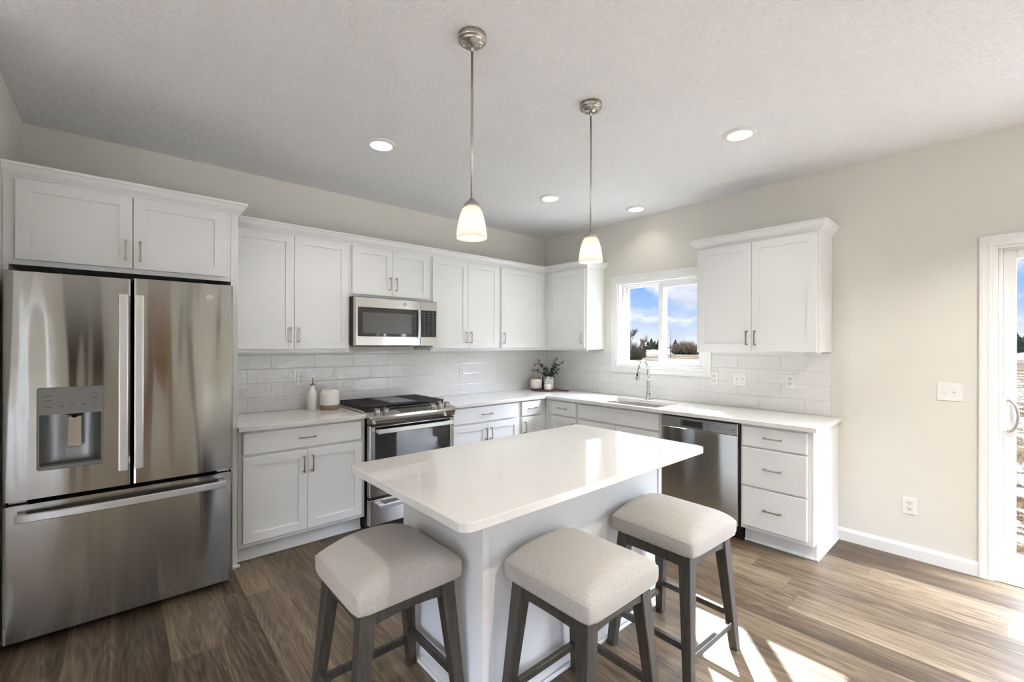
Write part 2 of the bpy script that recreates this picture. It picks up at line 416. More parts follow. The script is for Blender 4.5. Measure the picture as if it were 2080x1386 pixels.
def mk_ground():
    m, nt, bs = newmat('snowy_field')
    p = pos(nt); x, y, z = nt.sep(p)
    n1 = nt.noise(nt.vmath('MULTIPLY', p, (1.0, 0.6, 1)), 0.55, 6.0, 0.66, 0.6)
    n2 = nt.noise(nt.vmath('MULTIPLY', p, (1.0, 0.5, 1)), 3.0, 4.0, 0.7, 0.5)
    t = nt.math('ADD', nt.math('MULTIPLY', n1, 0.6), nt.math('MULTIPLY', n2, 0.4))
    dist = nt.math('SQRT', nt.math('ADD', nt.math('MULTIPLY', x, x), nt.math('MULTIPLY', y, y)))
    t = nt.math('ADD', t, nt.maprange(dist, 76, 112, 0.06, -0.08))
    msk = nt.ramp(t, [(0.46, (0, 0, 0)), (0.56, (1, 1, 1))])
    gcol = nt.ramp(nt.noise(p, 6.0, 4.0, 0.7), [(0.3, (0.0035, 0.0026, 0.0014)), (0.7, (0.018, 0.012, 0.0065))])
    thin = nt.mix(nt.maprange(dist, 24, 42, 0.0, 1.0), (0.30, 0.30, 0.298, 1), (0.030, 0.030, 0.031, 1))   # snow colour darkened farther out to offset the strong sky light
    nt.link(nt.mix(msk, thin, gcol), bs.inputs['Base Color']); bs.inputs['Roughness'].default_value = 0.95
    bs.inputs['Specular IOR Level'].default_value = 0.0
    b = nt.new('ShaderNodeBump'); nt.set(b, 'Height', n2); b.inputs['Strength'].default_value = 0.4; b.inputs['Distance'].default_value = 0.1
    nt.link(b.outputs[0], bs.inputs['Normal']); return m
GROUND = mk_ground()

# ------------------------------------------------------------ dimensions
H = 2.74; XL = -4.433; CT = 0.8955; CTH = 0.030
WT = 0.14
WN = dict(y0=-2.015, y1=-1.085, z0=1.211, z1=2.079)
DN = dict(y0=-5.66, y1=-3.807, z1=2.035)
XW, YR = -9.0, -8.6     # living room far walls

# ------------------------------------------------------------ room shell
b = newbm(); B(b, (XW-WT, YR-WT, -0.12), (WT, WT, 0)); structure('floor', b, FLOOR)
b = newbm(); B(b, (XW-WT, YR-WT, H), (WT, WT, H+0.15)); structure('ceiling', b, CEIL)
b = newbm(); B(b, (XL-WT, 0, 0), (WT, WT, H)); structure('wall_back', b, WALL)
b = newbm()
B(b, (0, WN['y1'], 0), (WT, 0, H)); B(b, (0, WN['y0'], 0), (WT, WN['y1'], WN['z0'])); B(b, (0, WN['y0'], WN['z1']), (WT, WN['y1'], H))
B(b, (0, DN['y1'], 0), (WT, WN['y0'], H)); B(b, (0, DN['y0'], DN['z1']), (WT, DN['y1'], H)); B(b, (0, YR, 0), (WT, DN['y0'], H))
structure('wall_right', b, WALL)
b = newbm(); B(b, (XL-WT, -1.25, 0), (XL, 0, H)); structure('wall_left', b, WALL)
b = newbm(); B(b, (XW, -1.25, 0), (XL-WT, -1.25+WT, H)); structure('wall_entry', b, WALL)
def wall_with_holes(name, axis, const0, const1, a0, a1, holes):
    b = newbm(); cur = a0
    for (h0, h1, z0, z1) in sorted(holes):
        def bb(p, q, zz0, zz1):
            if q-p < 1e-4 or zz1-zz0 < 1e-4: return
            if axis == 'x': B(b, (p, const0, zz0), (q, const1, zz1))
            else: B(b, (const0, p, zz0), (const1, q, zz1))
        bb(cur, h0, 0, H); bb(h0, h1, 0, z0); bb(h0, h1, z1, H); cur = h1
    if axis == 'x': B(b, (cur, const0, 0), (a1, const1, H))
    else: B(b, (const0, cur, 0), (const1, a1, H))
    structure(name, b, WALL)
RH = [(-8.5, -5.9, 0.25, 2.2), (-5.40, -5.16, 0.25, 1.5), (-1.95, -0.25, 0.25, 2.2)]  # narrow middle opening added for a bright streak in the refrigerator
WH = [(-7.8, -5.6, 0.25, 2.2), (-4.6, -2.4, 0.25, 2.2)]
wall_with_holes('wall_rear', 'x', YR-WT, YR, XW, 0.0, RH)
wall_with_holes('wall_west', 'y', XW-WT, XW, YR-WT, -1.25+WT, WH)
# baseboards
def baseboard(name, x0, y0, x1, y1, nx, ny):
    b = newbm(); t = 0.014; h = 0.09
    prof = [(0, 0), (t, 0), (t, h-0.022), (t*0.75, h-0.012), (t*0.55, h-0.004), (t*0.3, h), (0, h)]
    la = [(x0+nx*p, y0+ny*p, z) for p, z in prof]; lb = [(x1+nx*p, y1+ny*p, z) for p, z in prof]
    loft(b, [la, lb]); structure(name, b, TRIM)
baseboard('baseboard_right', 0, -3.022, 0, -3.741, -1, 0)
baseboard('baseboard_right_2', 0, -5.73, 0, YR, -1, 0)
baseboard('baseboard_left', XL, -1.25, XL, -0.0, 1, 0)
baseboard('baseboard_entry', XW, -1.25, XL-WT, -1.25, 0, -1)
baseboard('baseboard_rear', XW, YR, 0, YR, 0, 1)
baseboard('baseboard_west', XW, YR, XW, -1.25, 1, 0)

# casing: profile swept round an opening on the right wall plane x=0 (room side -x)
def casing(bm, y0, y1, z0, z1, wd, bottom=True, th=0.018):
    prof = [(0.0, 0.0), (0.0, 0.010), (0.006, 0.012), (0.014, 0.0125), (0.020, 0.0165), (0.030, 0.015), (0.044, 0.0165), (wd-0.016, th), (wd-0.004, th), (wd, th-0.003), (wd, 0.0)]
    def loop(k):   # k: corner -> outward dirs
        (yy, zz, sy, sz) = k
        return [(-p[1]-0.0002, yy+sy*p[0], zz+sz*p[0]) for p in prof]
    if bottom:
        ks = [(y1, z0, 1, -1), (y1, z1, 1, 1), (y0, z1, -1, 1), (y0, z0, -1, -1), (y1, z0, 1, -1)]
    else:
        ks = [(y1, 0.0, 1, 0), (y1, z1, 1, 1), (y0, z1, -1, 1), (y0, 0.0, -1, 0)]
    loft(bm, [loop(k) for k in ks], not bottom, not bottom)

# kitchen window
win = struct_empty('window_1')
y0, y1, z0, z1 = WN['y0'], WN['y1'], WN['z0'], WN['z1']
b = newbm(); casing(b, y0, y1, z0, z1, 0.075); obj('window_casing', b, TRIM, win)
b = newbm(); t = 0.012
B(b, (0.0, y0, z0), (WT, y0+t, z1), .001); B(b, (0.0, y1-t, z0), (WT, y1, z1), .001); B(b, (0.0, y0+t, z0), (WT, y1-t, z0+t), .001); B(b, (0.0, y0+t, z1-t), (WT, y1-t, z1), .001)
obj('window_jamb', b, TRIM, win)
def ring(bm, x0, x1, a0, a1, c0, c1, wl, wr, wb, wt, bev=0.002):
    B(bm, (x0, a0, c0), (x1, a0+wl, c1), bev); B(bm, (x0, a1-wr, c0), (x1, a1, c1), bev)
    B(bm, (x0, a0+wl, c0), (x1, a1-wr, c0+wb), bev); B(bm, (x0, a0+wl, c1-wt), (x1, a1-wr, c1), bev)
b = newbm(); ring(b, 0.065, 0.135, y0+t, y1-t, z0+t, z1-t, 0.022, 0.022, 0.018, 0.018); obj('window_frame', b, VINYL, win)
b = newbm(); ring(b, 0.098, 0.125, -1.585, y1-t-0.020, z0+t+0.015, z1-t-0.015, 0.034, 0.034, 0.020, 0.020)
s_ = obj('fixed_sash', b, VINYL, win)
b = newbm(); B(b, (0.110, -1.56, z0+0.03), (0.114, y1-0.05, z1-0.03)); obj('window_pane', b, GLASS, s_)
b = newbm(); ring(b, 0.068, 0.096, y0+t+0.020, -1.522, z0+t+0.015, z1-t-0.015, 0.045, 0.048, 0.052, 0.050)
s_ = obj('sliding_sash', b, VINYL, win)
b = newbm(); B(b, (0.080, y0+0.05, z0+0.05), (0.084, -1.54, z1-0.05)); obj('window_pane', b, GLASS, s_)

# sliding patio door
dr = struct_empty('door_1')
y0, y1, z1 = DN['y0'], DN['y1'], DN['z1']
b = newbm(); casing(b, y0, y1, 0, z1, 0.066, bottom=False); obj('door_casing', b, TRIM, dr)
b = newbm(); B(b, (0, y1-0.012, 0), (WT, y1, z1), .001); B(b, (0, y0, 0), (WT, y0+0.012, z1), .001); B(b, (0, y0+0.012, z1-0.012), (WT, y1-0.012, z1), .001); obj('door_jamb', b, TRIM, dr)
b = newbm(); B(b, (0.0, y0+0.012, 0), (WT, y1-0.012, 0.022), .002); B(b, (0.055, y0+.012, 0.022), (0.062, y1-.012, 0.034)); obj('threshold', b, VINYL, dr)
b = newbm(); B(b, (0.050, y1-.033, .022), (.136, y1-.0125, z1-.012), .002); B(b, (0.050, y0+.0125, .022), (.136, y0+.033, z1-.012), .002); B(b, (0.050, y0+.033, z1-.024), (.136, y1-.033, z1-.0125), .002)
obj('door_frame', b, VINYL, dr)
YM = (y0+y1)/2
for nm, a0, a1, xa in (('sliding_panel', YM-0.03, y1-0.0335, 0.058), ('fixed_panel', y0+0.0335, YM+0.03, 0.098)):
    b = newbm(); ring(b, xa, xa+0.036, a0, a1, 0.0345, z1-0.0245, 0.055, 0.055, 0.078, 0.055, .003); p_ = obj(nm, b, VINYL, dr)
    b = newbm(); B(b, (xa+0.016, a0+0.045, 0.09), (xa+0.020, a1-0.045, z1-0.07)); obj('door_pane', b, GLASS, p_)
    if nm == 'sliding_panel':
        b = newbm(); B(b, (xa-0.010, -3.868, 0.905), (xa, -3.838, 1.105), .004, 2)
        for zz in (0.945, 1.062):
            B(b, (xa-0.013, -3.856, zz-.004), (xa-0.009, -3.848, zz+.004), .002)
        hp = obj('door_handle', b, PLASTIC, p_)
        b = newbm(); pts = []
        for k in range(15):
            a = -PI/2+PI*k/14; pts.append((xa-0.016-0.028*math.cos(a), -3.862-0.040*math.cos(a), 1.005+0.094*math.sin(a)))
        tube(b, pts, 0.008, 10); obj('handle_grip', b, GREYM, hp, 'grey curved grip')
# unseen rear and west windows, added for fill light and refrigerator reflections
wi = 2
for (h0, h1, a, c) in RH:
    e = struct_empty('window_%d' % wi); wi += 1
    b = newbm()
    for p, q, s0, s1 in ((h0, h0+.06, a, c), (h1-.06, h1, a, c), (h0+.06, h1-.06, a, a+.06), (h0+.06, h1-.06, c-.06, c), ((h0+h1)/2-.03, (h0+h1)/2+.03, a+.06, c-.06)):
        if h1-h0 < 1 and abs(p-((h0+h1)/2-.03)) < 1e-6: continue
        B(b, (p, YR-0.10, s0), (q, YR-0.04, s1), .002)
    obj('window_frame', b, VINYL, e)
    b = newbm(); B(b, (h0+.05, YR-0.073, a+.05), (h1-.05, YR-0.069, c-.05)); obj('window_pane', b, GLASS, e)
    b = newbm()
    for p, q, s0, s1 in ((h0-.08, h0, a-.08, c+.08), (h1, h1+.08, a-.08, c+.08), (h0, h1, a-.08, a), (h0, h1, c, c+.08)):
        B(b, (p, YR+.0002, s0), (q, YR+.018, s1), .002)
    obj('window_casing', b, TRIM, e)
for (h0, h1, a, c) in WH:
    e = struct_empty('window_%d' % wi); wi += 1
    b = newbm()
    for p, q, s0, s1 in ((h0, h0+.06, a, c), (h1-.06, h1, a, c), (h0+.06, h1-.06, a, a+.06), (h0+.06, h1-.06, c-.06, c), ((h0+h1)/2-.03, (h0+h1)/2+.03, a+.06, c-.06)):
        B(b, (XW-0.10, p, s0), (XW-0.04, q, s1), .002)
    obj('window_frame', b, VINYL, e)
    b = newbm(); B(b, (XW-0.073, h0+.05, a+.05), (XW-0.069, h1-.05, c-.05)); obj('window_pane', b, GLASS, e)
t = thing('added_cabinet', 'tall narrow dark wood cabinet added unseen on the far wall for a dark stripe in the refrigerator', 'cabinet', (-4.53, YR, 0))  # unseen piece added only to reflect as a dark band in the refrigerator
b = newbm(); B(b, (-.15, .002, 0), (.15, .40, 2.35), .003); obj('carcass', b, DARKDOOR, t)
for z0_, z1_ in ((.08, 1.15), (1.17, 2.32)):
    b = newbm(); B(b, (-.145, .4005, z0_), (.145, .42, z1_), .002); obj('door', b, DARKDOOR, t)
def added_curtain(x0, x1, mat, label):  # unseen cloth strips added only to reflect as stripes in the refrigerator
    b = newbm(); n = 40; L = []
    for k in range(n+1):
        x = x0+(x1-x0)*k/n; y = YR+.09+.025*math.sin(k*1.3)
        L.append((x, y))
    pf = L+[(x, y-.006) for x, y in reversed(L)]
    loft(b, [[(x, y, .02) for x, y in pf], [(x, y, 2.45) for x, y in pf]])
    tag(obj('added_curtain', b, mat), label, 'added_curtain')
added_curtain(-3.52, -3.26, simple('tan_cloth', (.62, .43, .27), .9), 'tan hanging cloth added unseen on the far wall for a warm stripe in the refrigerator door')
added_curtain(-2.68, -2.50, simple('pale_cloth', (.75, .74, .68), .9), 'pale hanging cloth added unseen on the far wall for the light stripe in the refrigerator door')

# ------------------------------------------------------------ backsplash
t = 0.009
b = newbm(); B(b, (-3.43, -t, CT+.0005), (-0.0002, -0.0002, 1.366)); 
tag(obj('backsplash', b, TILEB), 'wavy glossy white subway tile backsplash behind the range', 'backsplash')
b = newbm()
B(b, (-t, -1.010, CT+.0005), (-0.0002, -t-.0002, 1.366)); B(b, (-t, -2.092, CT+.0005), (-0.0002, -1.0102, 1.134)); B(b, (-t, -2.985, CT+.0005), (-0.0002, -2.0922, 1.366))
tag(obj('backsplash', b, TILER), 'white subway tile backsplash behind the sink and under the window', 'backsplash')

# ------------------------------------------------------------ cabinet parts (local frame: width +x, front -y)
def pull(parent, x, z, y, vertical=True, L=0.112):
    b = newbm()
    for s in (-1, 1):
        c = s*(L/2-0.006)
        if vertical:
            B(b, (x-.0055, y-.026, z+c-.005), (x+.0055, y-.0002, z+c+.005), .0012); 
        else:
            B(b, (x+c-.005, y-.026, z-.0055), (x+c+.005, y-.0002, z+.0055), .0012)
    n = 8; loops = []
    for k in range(n+1):
        q = -1+2*k/n; c = q*L/2; bow = 0.003*(1-q*q); w_ = 0.0050-0.0012*(1-q*q)
        yy0 = y-.024-bow; yy1 = y-.032-bow
        if vertical: loops.append([(x-w_, yy0, z+c), (x+w_, yy0, z+c), (x+w_, yy1, z+c), (x-w_, yy1, z+c)])
        else: loops.append([(x+c, yy0, z-w_), (x+c, yy0, z+w_), (x+c, yy1, z+w_), (x+c, yy1, z-w_)])
    loft(b, loops)
    return obj('pull', b, PULLM, parent)
def shaker(parent, x0, x1, z0, z1, yb, handle=None, stile=0.057, th=0.020):
    yf = yb-th; b = newbm()
    L = [rectloop(x0, x1, z0, z1, 0, yb-.0003), rectloop(x0, x1, z0, z1, 0, yf+.0015), rectloop(x0, x1, z0, z1, .0015, yf),
         rectloop(x0, x1, z0, z1, stile, yf), rectloop(x0, x1, z0, z1, stile+.0012, yf+.0085)]
    loft(b, L)
    o = obj('door', b, CAB, parent)
    if handle: pull(o, handle[0], handle[1], yf)
    return o
def slab(parent, x0, x1, z0, z1, yb, th=0.020, handle=True, name='drawer'):
    yf = yb-th; b = newbm()
    loft(b, [rectloop(x0, x1, z0, z1, 0, yb-.0003), rectloop(x0, x1, z0, z1, 0, yf+.004), rectloop(x0, x1, z0, z1, .0012, yf+.0012), rectloop(x0, x1, z0, z1, .004, yf)])
    o = obj(name, b, CAB, parent)
    if handle: pull(o, (x0+x1)/2, (z0+z1)/2+0.003, yf, vertical=False)
    return o
R90 = -PI/2
def unit(name, label, lx, right=False, cat='cabinet'):
    return thing(name, label, cat, (lx, 0, 0) if not right else (0, -lx, 0), R90 if right else 0.0)
# ---- wall cabinets
UB, UT, UF = 1.366, 2.262, -0.305
def upper(label, a, bb, right, doors, z0=UB, z1=UT, yf=UF, dz0=1.392, dz1=2.240, back=-0.002):
    t = unit('wall_cabinet', label, a, right); w_ = bb-a if not right else bb-a
    b = newbm()
    B(b, (0.0, yf+.018, z0+.012), (w_, back, z1)); B(b, (0, yf, z0), (w_, yf+.018, z1), .001)
    obj('carcass', b, CAB, t)
    for (x0, x1, hs) in doors:
        x0 -= a; x1 -= a
        h = None
        if hs == 'l': h = (x0+.028, dz0+.105)
        if hs == 'r': h = (x1-.028, dz0+.105)
        shaker(t, x0, x1, dz0, dz1, yf, h)
    return t
upper('tall white two-door wall cabinet between the refrigerator and the microwave', -3.428, -2.592, False, [(-3.412, -3.017, 'r'), (-3.014, -2.608, 'l')])
upper('short white wall cabinet directly above the microwave', -2.5918, -1.832, False, [(-2.575, -2.221, 'r'), (-2.218, -1.860, 'l')], z0=1.818, dz0=1.842)
upper('white two-door wall cabinet just right of the microwave', -1.8318, -1.001, False, [(-1.819, -1.418, 'r'), (-1.415, -1.022, 'l')])
upper('white single-door wall cabinet at the end of the range wall beside the corner', -1.0008, -0.3054, False, [(-0.984, -0.395, 'l')])
upper('white single-door wall cabinet left of the kitchen window', 0.0022, 0.913, True, [(0.402, 0.892, 'r')])
upper('white two-door wall cabinet right of the kitchen window', 2.100, 2.985, True, [(2.117, 2.538, 'r'), (2.541, 2.969, 'l')], dz0=1.380, dz1=2.228)
# crown mouldings
CP = [(0.0, 2.244), (0.004, 2.244), (0.006, 2.252), (0.011, 2.256), (0.013, 2.262), (0.020, 2.268), (0.030, 2.281), (0.036, 2.295), (0.039, 2.302), (0.045, 2.304), (0.047, 2.318), (0.0, 2.318)]
def crown(label, path, sc=1.0, dzz=0.0):
    """path: list of (x, y, ox, oy) corner points with outward offset directions"""
    b = newbm(); loft(b, [[(x+ox*(p*sc+.0002), y+oy*(p*sc+.0002), z+dzz) for p, z in CP] for (x, y, ox, oy) in path])
    return tag(obj('crown_molding', b, CAB), label, 'molding')
FY = -0.61
crown('white crown molding on top of the cabinet over the refrigerator', [(XL+.001, FY, 0, -1), (-3.430, FY, 1, -1), (-3.430, -0.353, 1, 0)], dzz=0.004)
crown('white crown molding running along the wall cabinets into the corner', [(-3.3825, UF, 0, -1), (UF, UF, -1, -1), (UF, -0.913, -1, -1), (-0.0005, -0.913, 0, -1)])
crown('white crown molding around the cabinet right of the window', [(-0.0005, -2.100, 0, 1), (UF, -2.100, -1, 1), (UF, -2.985, -1, -1), (-0.0005, -2.985, 0, -1)], dzz=-.006)
# ---- refrigerator surround
t = thing('refrigerator_surround', 'white refrigerator surround with a tall side panel and a deep two-door cabinet on top', 'cabinet', (XL, 0, 0))
b = newbm(); B(b, (0.001, FY+.018, 1.835), (0.961, -0.002, 2.262)); B(b, (0.001, FY, 1.822), (0.961, FY+.018, 2.262), .001)
obj('carcass', b, CAB, t)
for x0, x1, hx in ((-4.388, -3.945, -3.974), (-3.941, -3.502, -3.912)):
    shaker(t, x0-XL, x1-XL, 1.848, 2.248, FY, (hx-XL, 1.945))
b = newbm(); B(b, (-3.4705-XL, FY, 0), (-3.4305-XL, -0.002, 2.262), .001); obj('side_panel', b, CAB, t)
b = newbm(); B(b, (-3.470-XL, FY-.014, 0), (-3.418-XL, FY-.0002, 0.018), .004, 2); obj('shoe_molding', b, CAB, t)
b = newbm(); B(b, (0.001, FY, 0), (0.022, FY+.30, 1.8218), .001); obj('filler_strip', b, CAB, t)

# ---- base cabinets
TK = 0.105
def base(label, a, bb, right, drawers=(), doors=(), falsef=(), toe=True, yb=-0.61, endpanel=False, depthback=-0.002, hollow=False):
    t = unit('base_cabinet', label, a, right); w_ = bb-a; b = newbm()
    if hollow:   # open box under the sink
        B(b, (0, yb+.018, TK), (.018, depthback, CT-CTH-.001)); B(b, (w_-.018, yb+.018, TK), (w_, depthback, CT-CTH-.001))
        B(b, (.018, yb+.018, TK), (w_-.018, depthback, TK+.018)); B(b, (0, yb, TK+.008), (w_, yb+.018, CT-CTH-.001), .001)
    else:
        B(b, (0, yb+.018, TK), (w_, depthback, CT-CTH-.001)); B(b, (0, yb, TK+.008), (w_, yb+.018, CT-CTH-.001), .001)
    obj('carcass', b, CAB, t)
    if toe:
        b = newbm(); B(b, (0, yb+.078, 0), (w_, yb+.092, TK-.0003)); o = obj('toe_kick', b, CAB, t)
        b = newbm(); B(b, (0, yb+.064, 0), (w_, yb+.0778, .016), .004, 2); obj('shoe_molding', b, CAB, t)
    for (x0, x1, z0, z1) in drawers: slab(t, x0-a, x1-a, z0, z1, yb)
    for (x0, x1, z0, z1) in falsef: slab(t, x0-a, x1-a, z0, z1, yb, handle=False, name='false_front')
    for (x0, x1, hs) in doors:
        x0 -= a; x1 -= a
        h = (x0+.028, 0.597) if hs == 'l' else ((x1-.028, 0.597) if hs == 'r' else None)
        shaker(t, x0, x1, 0.141, 0.695, yb, h)
    return t
base('white base cabinet with one wide drawer between refrigerator and range', -3.428, -2.592, False, [(-3.404, -2.622, .711, .849)], [(-3.404, -3.011, 'r'), (-3.008, -2.620, 'l')])
base('white base cabinet with a drawer and two doors right of the range', -1.820, -1.001, False, [(-1.805, -1.040, .711, .849)], [(-1.805, -1.408, 'r'), (-1.404, -1.015, 'l')])
t = base('white base cabinet with small drawer in the range-side corner', -1.0008, -0.6102, False, [(-0.968, -0.705, .711, .849)], [(-0.968, -0.705, 'l')], depthback=-0.002)
t = base('white base cabinet with small drawer between the corner and the sink cabinet', 0.6104, 1.056, True, [(0.700, 1.036, .711, .849)], [(0.700, 1.036, 'r')])
base('wide white sink base cabinet with a plain false front', 1.0562, 1.956, True, [], [(1.078, 1.506, 'r'), (1.509, 1.934, 'l')], [(1.078, 1.934, .711, .849)], hollow=True)
t = base('white three-drawer base cabinet at the end of the counter', 2.578, 3.020, True, [(2.592, 2.994, .711, .849), (2.592, 2.994, .429, .699), (2.592, 2.994, .141, .418)])
b = newbm(); B(b, (3.0202-2.578, -.61, .112), (3.026-2.578, -.002, CT-CTH-.001)); B(b, (3.0202-2.578, -.532, 0), (3.026-2.578, -.002, .1118)); obj('end_panel', b, CAB, t)
b = newbm(); B(b, (3.0262-2.578, -.546, 0), (3.038-2.578, -.016, .016), .004, 2); B(b, (0.430, -.546, 0), (3.038-2.578, -.5322, .016), .004, 2); obj('shoe_molding', b, CAB, t)

# ---- countertops
def slabtop(bm, loop_fn, z0, z1, bev=0.003):
    loft(bm, [loop_fn(bev*.6, z0), loop_fn(0, z0+bev*.6), loop_fn(0, z1-bev), loop_fn(bev*.3, z1-bev*.3), loop_fn(bev, z1)])
def rl(x0, x1, y0, y1):
    return lambda i, z: [(x0+i, y0+i, z), (x1-i, y0+i, z), (x1-i, y1-i, z), (x0+i, y1-i, z)]
b = newbm(); slabtop(b, rl(-3.430, -2.594, -0.648, -0.0003), CT-CTH, CT)
tag(obj('countertop', b, QUARTZ), 'short white quartz countertop between refrigerator panel and range', 'countertop')
SK = dict(x0=-0.590, x1=-0.205, y0=-1.885, y1=-1.225)
b = newbm()
def Lloop(i, z):
    return [(-1.818+i, -0.648+i, z), (-0.648+i, -0.648+i, z), (-0.648+i, -3.052+i, z), (-.0003-i, -3.052+i, z), (-.0003-i, -.0003-i, z), (-1.818+i, -.0003-i, z)]
# slab with a rounded sink cut-out
tmp = bmesh.new()
def lp(pts): return [tmp.verts.new(p) for p in pts]
bev = .003
outer = [Lloop(bev*.6, CT-CTH), Lloop(0, CT-CTH+bev*.6), Lloop(0, CT-bev), Lloop(bev*.3, CT-bev*.3), Lloop(bev, CT)]
OR = [lp(L) for L in outer]
for A, Bq in zip(OR, OR[1:]):
    for i in range(6): tmp.faces.new((A[i], A[(i+1) % 6], Bq[(i+1) % 6], Bq[i]))
hole_t = roundrect(SK['x0'], SK['x1'], SK['y0'], SK['y1'], .03, CT); hole_b = [(p[0], p[1], CT-CTH) for p in hole_t]
HT, HB = lp(hole_t), lp(hole_b); n = len(HT)
for i in range(n): tmp.faces.new((HT[i], HB[i], HB[(i+1) % n], HT[(i+1) % n]))
for O, Hh in ((OR[-1], HT), (OR[0], HB)):
    es = []
    for V in (O, Hh):
        for i in range(len(V)):
            e = tmp.edges.get((V[i], V[(i+1) % len(V)])) or tmp.edges.new((V[i], V[(i+1) % len(V)]))
            es.append(e)
    bmesh.ops.triangle_fill(tmp, use_beauty=True, use_dissolve=False, edges=es)
bmesh.ops.recalc_face_normals(tmp, faces=tmp.faces)
merge(b, tmp)
tag(obj('countertop', b, QUARTZ), 'L-shaped white quartz countertop running round the corner past the sink', 'countertop')

# ---- sink
t = thing('sink', 'undermount stainless steel sink set in the counter below the window', 'sink', ((SK['x0']+SK['x1'])/2, (SK['y0']+SK['y1'])/2, CT-CTH-.001))
b = newbm(); hx, hy = (SK['x1']-SK['x0'])/2, (SK['y1']-SK['y0'])/2
loops = [roundrect(-hx-.02, hx+.02, -hy-.02, hy+.02, .04, -.0016), roundrect(-hx-.02, hx+.02, -hy-.02, hy+.02, .04, 0), roundrect(-hx+.002, hx-.002, -hy+.002, hy-.002, .03, 0), roundrect(-hx+.005, hx-.005, -hy+.005, hy-.005, .03, -.01),
         roundrect(-hx+.012, hx-.012, -hy+.012, hy-.012, .03, -.18), roundrect(-hx+.03, hx-.03, -hy+.03, hy-.03, .02, -.20)]
loft(b, loops, False, True)
for f in b.faces: f.smooth = False
obj('basin', b, SINKM, t)
b = newbm(); lathe(b, [(0, -.198), (.040, -.198), (.042, -.1955), (.030, -.1955), (.025, -.197), (0, -.197)], 24); obj('drain', b, CHROME, t)

# ---- faucet
t = thing('faucet', 'tall arched chrome pull-down faucet behind the sink', 'faucet', (-0.132, -1.530, CT))
b = newbm(); lathe(b, [(0, 0), (.026, 0), (.027, .006), (.022, .010), (.0195, .014), (.0185, .06), (.0155, .19), (.0125, .20), (0, .20)], 28); obj('body', b, CHROME, t)
b = newbm(); pts = [(0, 0, .19), (0, 0, .255)]
for k in range(1, 15):
    a = PI*k/14*0.93; pts.append((-.075+.075*math.cos(a), .010*k/14, .262+.115*math.sin(a)))
xe, ye, ze = pts[-1]
tube(b, pts, .0130, 14); obj('spout', b, CHROME, t)
b = newbm(); q = (Vector(pts[-1])-Vector(pts[-2])).normalized()
pp = [Vector(pts[-1])+q*s for s in (-.004, .0, .02, .055, .085, .095)]
tube(b, pp, [.0140, .0150, .0160, .0190, .0215, .0205], 16); o = obj('spray_head', b, CHROME, t)
b = newbm(); B(b, (xe-.034, ye-.007, ze-.055), (xe-.012, ye+.007, ze-.025), .003); obj('spray_button', b, BLACK, o)
b = newbm(); tube(b, [(0, -.015, .062), (0, -.052, .062)], .0125, 14); tube(b, [(0, -.046, .062), (-.002, -.052, .070), (-.004, -.078, .078)], [.008, .006, .005], 10); obj('lever_handle', b, CHROME, t)

# ---- island
IX0, IX1, IY0, IY1 = -2.980, -1.712, -2.575, -1.975
t = thing('kitchen_island', 'white kitchen island cabinet the stools stand against', 'island', ((IX0+IX1)/2, (IY0+IY1)/2, 0))
ox, oy = (IX0+IX1)/2, (IY0+IY1)/2; hw, hd = (IX1-IX0)/2, (IY1-IY0)/2
b = newbm(); B(b, (-hw+.006, -hd+.006, TK), (hw-.006, hd-.012, CT-CTH-.001)); B(b, (-hw+.006, -hd+.006, 0), (hw-.006, hd-.085, TK)); obj('carcass', b, CAB, t)
b = newbm(); B(b, (-hw, -hd-.0, .0), (hw, -hd+.0058, CT-CTH-.001))
for x in (-hw, hw-.032): B(b, (x, -hd-.006, .0), (x+.032, -hd-.0002, CT-CTH-.001), .0008)
obj('back_panel', b, CAB, t)
for nm, sx in (('end_panel', -1), ('end_panel', 1)):
    b = newbm(); B(b, (sx*hw, -hd+.006, 0), (sx*(hw-.0058), hd-.012, CT-CTH-.001))
    B(b, (sx*(hw+.005), hd-.042, TK), (sx*(hw+.0002), hd, CT-CTH-.001), .0008)
    obj(nm, b, CAB, t)
b = newbm(); B(b, (-hw-.012, -hd-.018, 0), (hw+.012, -hd-.0062, .016), .004, 2)
B(b, (-hw-.012, -hd-.006, 0), (-hw-.0002, hd-.09, .016), .004, 2); B(b, (hw+.0002, -hd-.006, 0), (hw+.012, hd-.09, .016), .004, 2)
obj('shoe_molding', b, CAB, t)
b = newbm(); B(b, (-hw, hd-.0118, TK+.008), (hw, hd+.006, CT-CTH-.001), .001); obj('face_frame', b, CAB, t)
# doors on the range side of the island (local frame turned round)
e = bpy.data.objects.new('door_front', None)
def isl_door(x0, x1, z0, z1, kind):
    b = newbm(); yb = hd+.0063; yf = yb+.020
    if kind == 'door':
        loft(b, [rectloop(x0, x1, z0, z1, 0, yb), rectloop(x0, x1, z0, z1, 0, yf-.0015), rectloop(x0, x1, z0, z1, .0015, yf), rectloop(x0, x1, z0, z1, .057, yf), rectloop(x0, x1, z0, z1, .0582, yf-.0085)])
    else:
        loft(b, [rectloop(x0, x1, z0, z1, 0, yb), rectloop(x0, x1, z0, z1, 0, yf-.004), rectloop(x0, x1, z0, z1, .004, yf)])
    return obj(kind, b, CAB, t)
bpy.data.objects.remove(e)
for k in range(2):
    xa = -hw+.02+k*(hw-.01); xb = xa+hw-.03
    isl_door(xa, xb, .711, .849, 'drawer'); isl_door(xa, (xa+xb)/2-.0015, .141, .695, 'door'); isl_door((xa+xb)/2+.0015, xb, .141, .695, 'door')
b = newbm(); fn = lambda i, z: roundrect(-3.238+i, -1.685-i, -2.822+i, -1.945-i, .045, z, 8)
slabtop(b, fn, CT-CTH, CT, .0025)
for f in b.faces: f.smooth = False
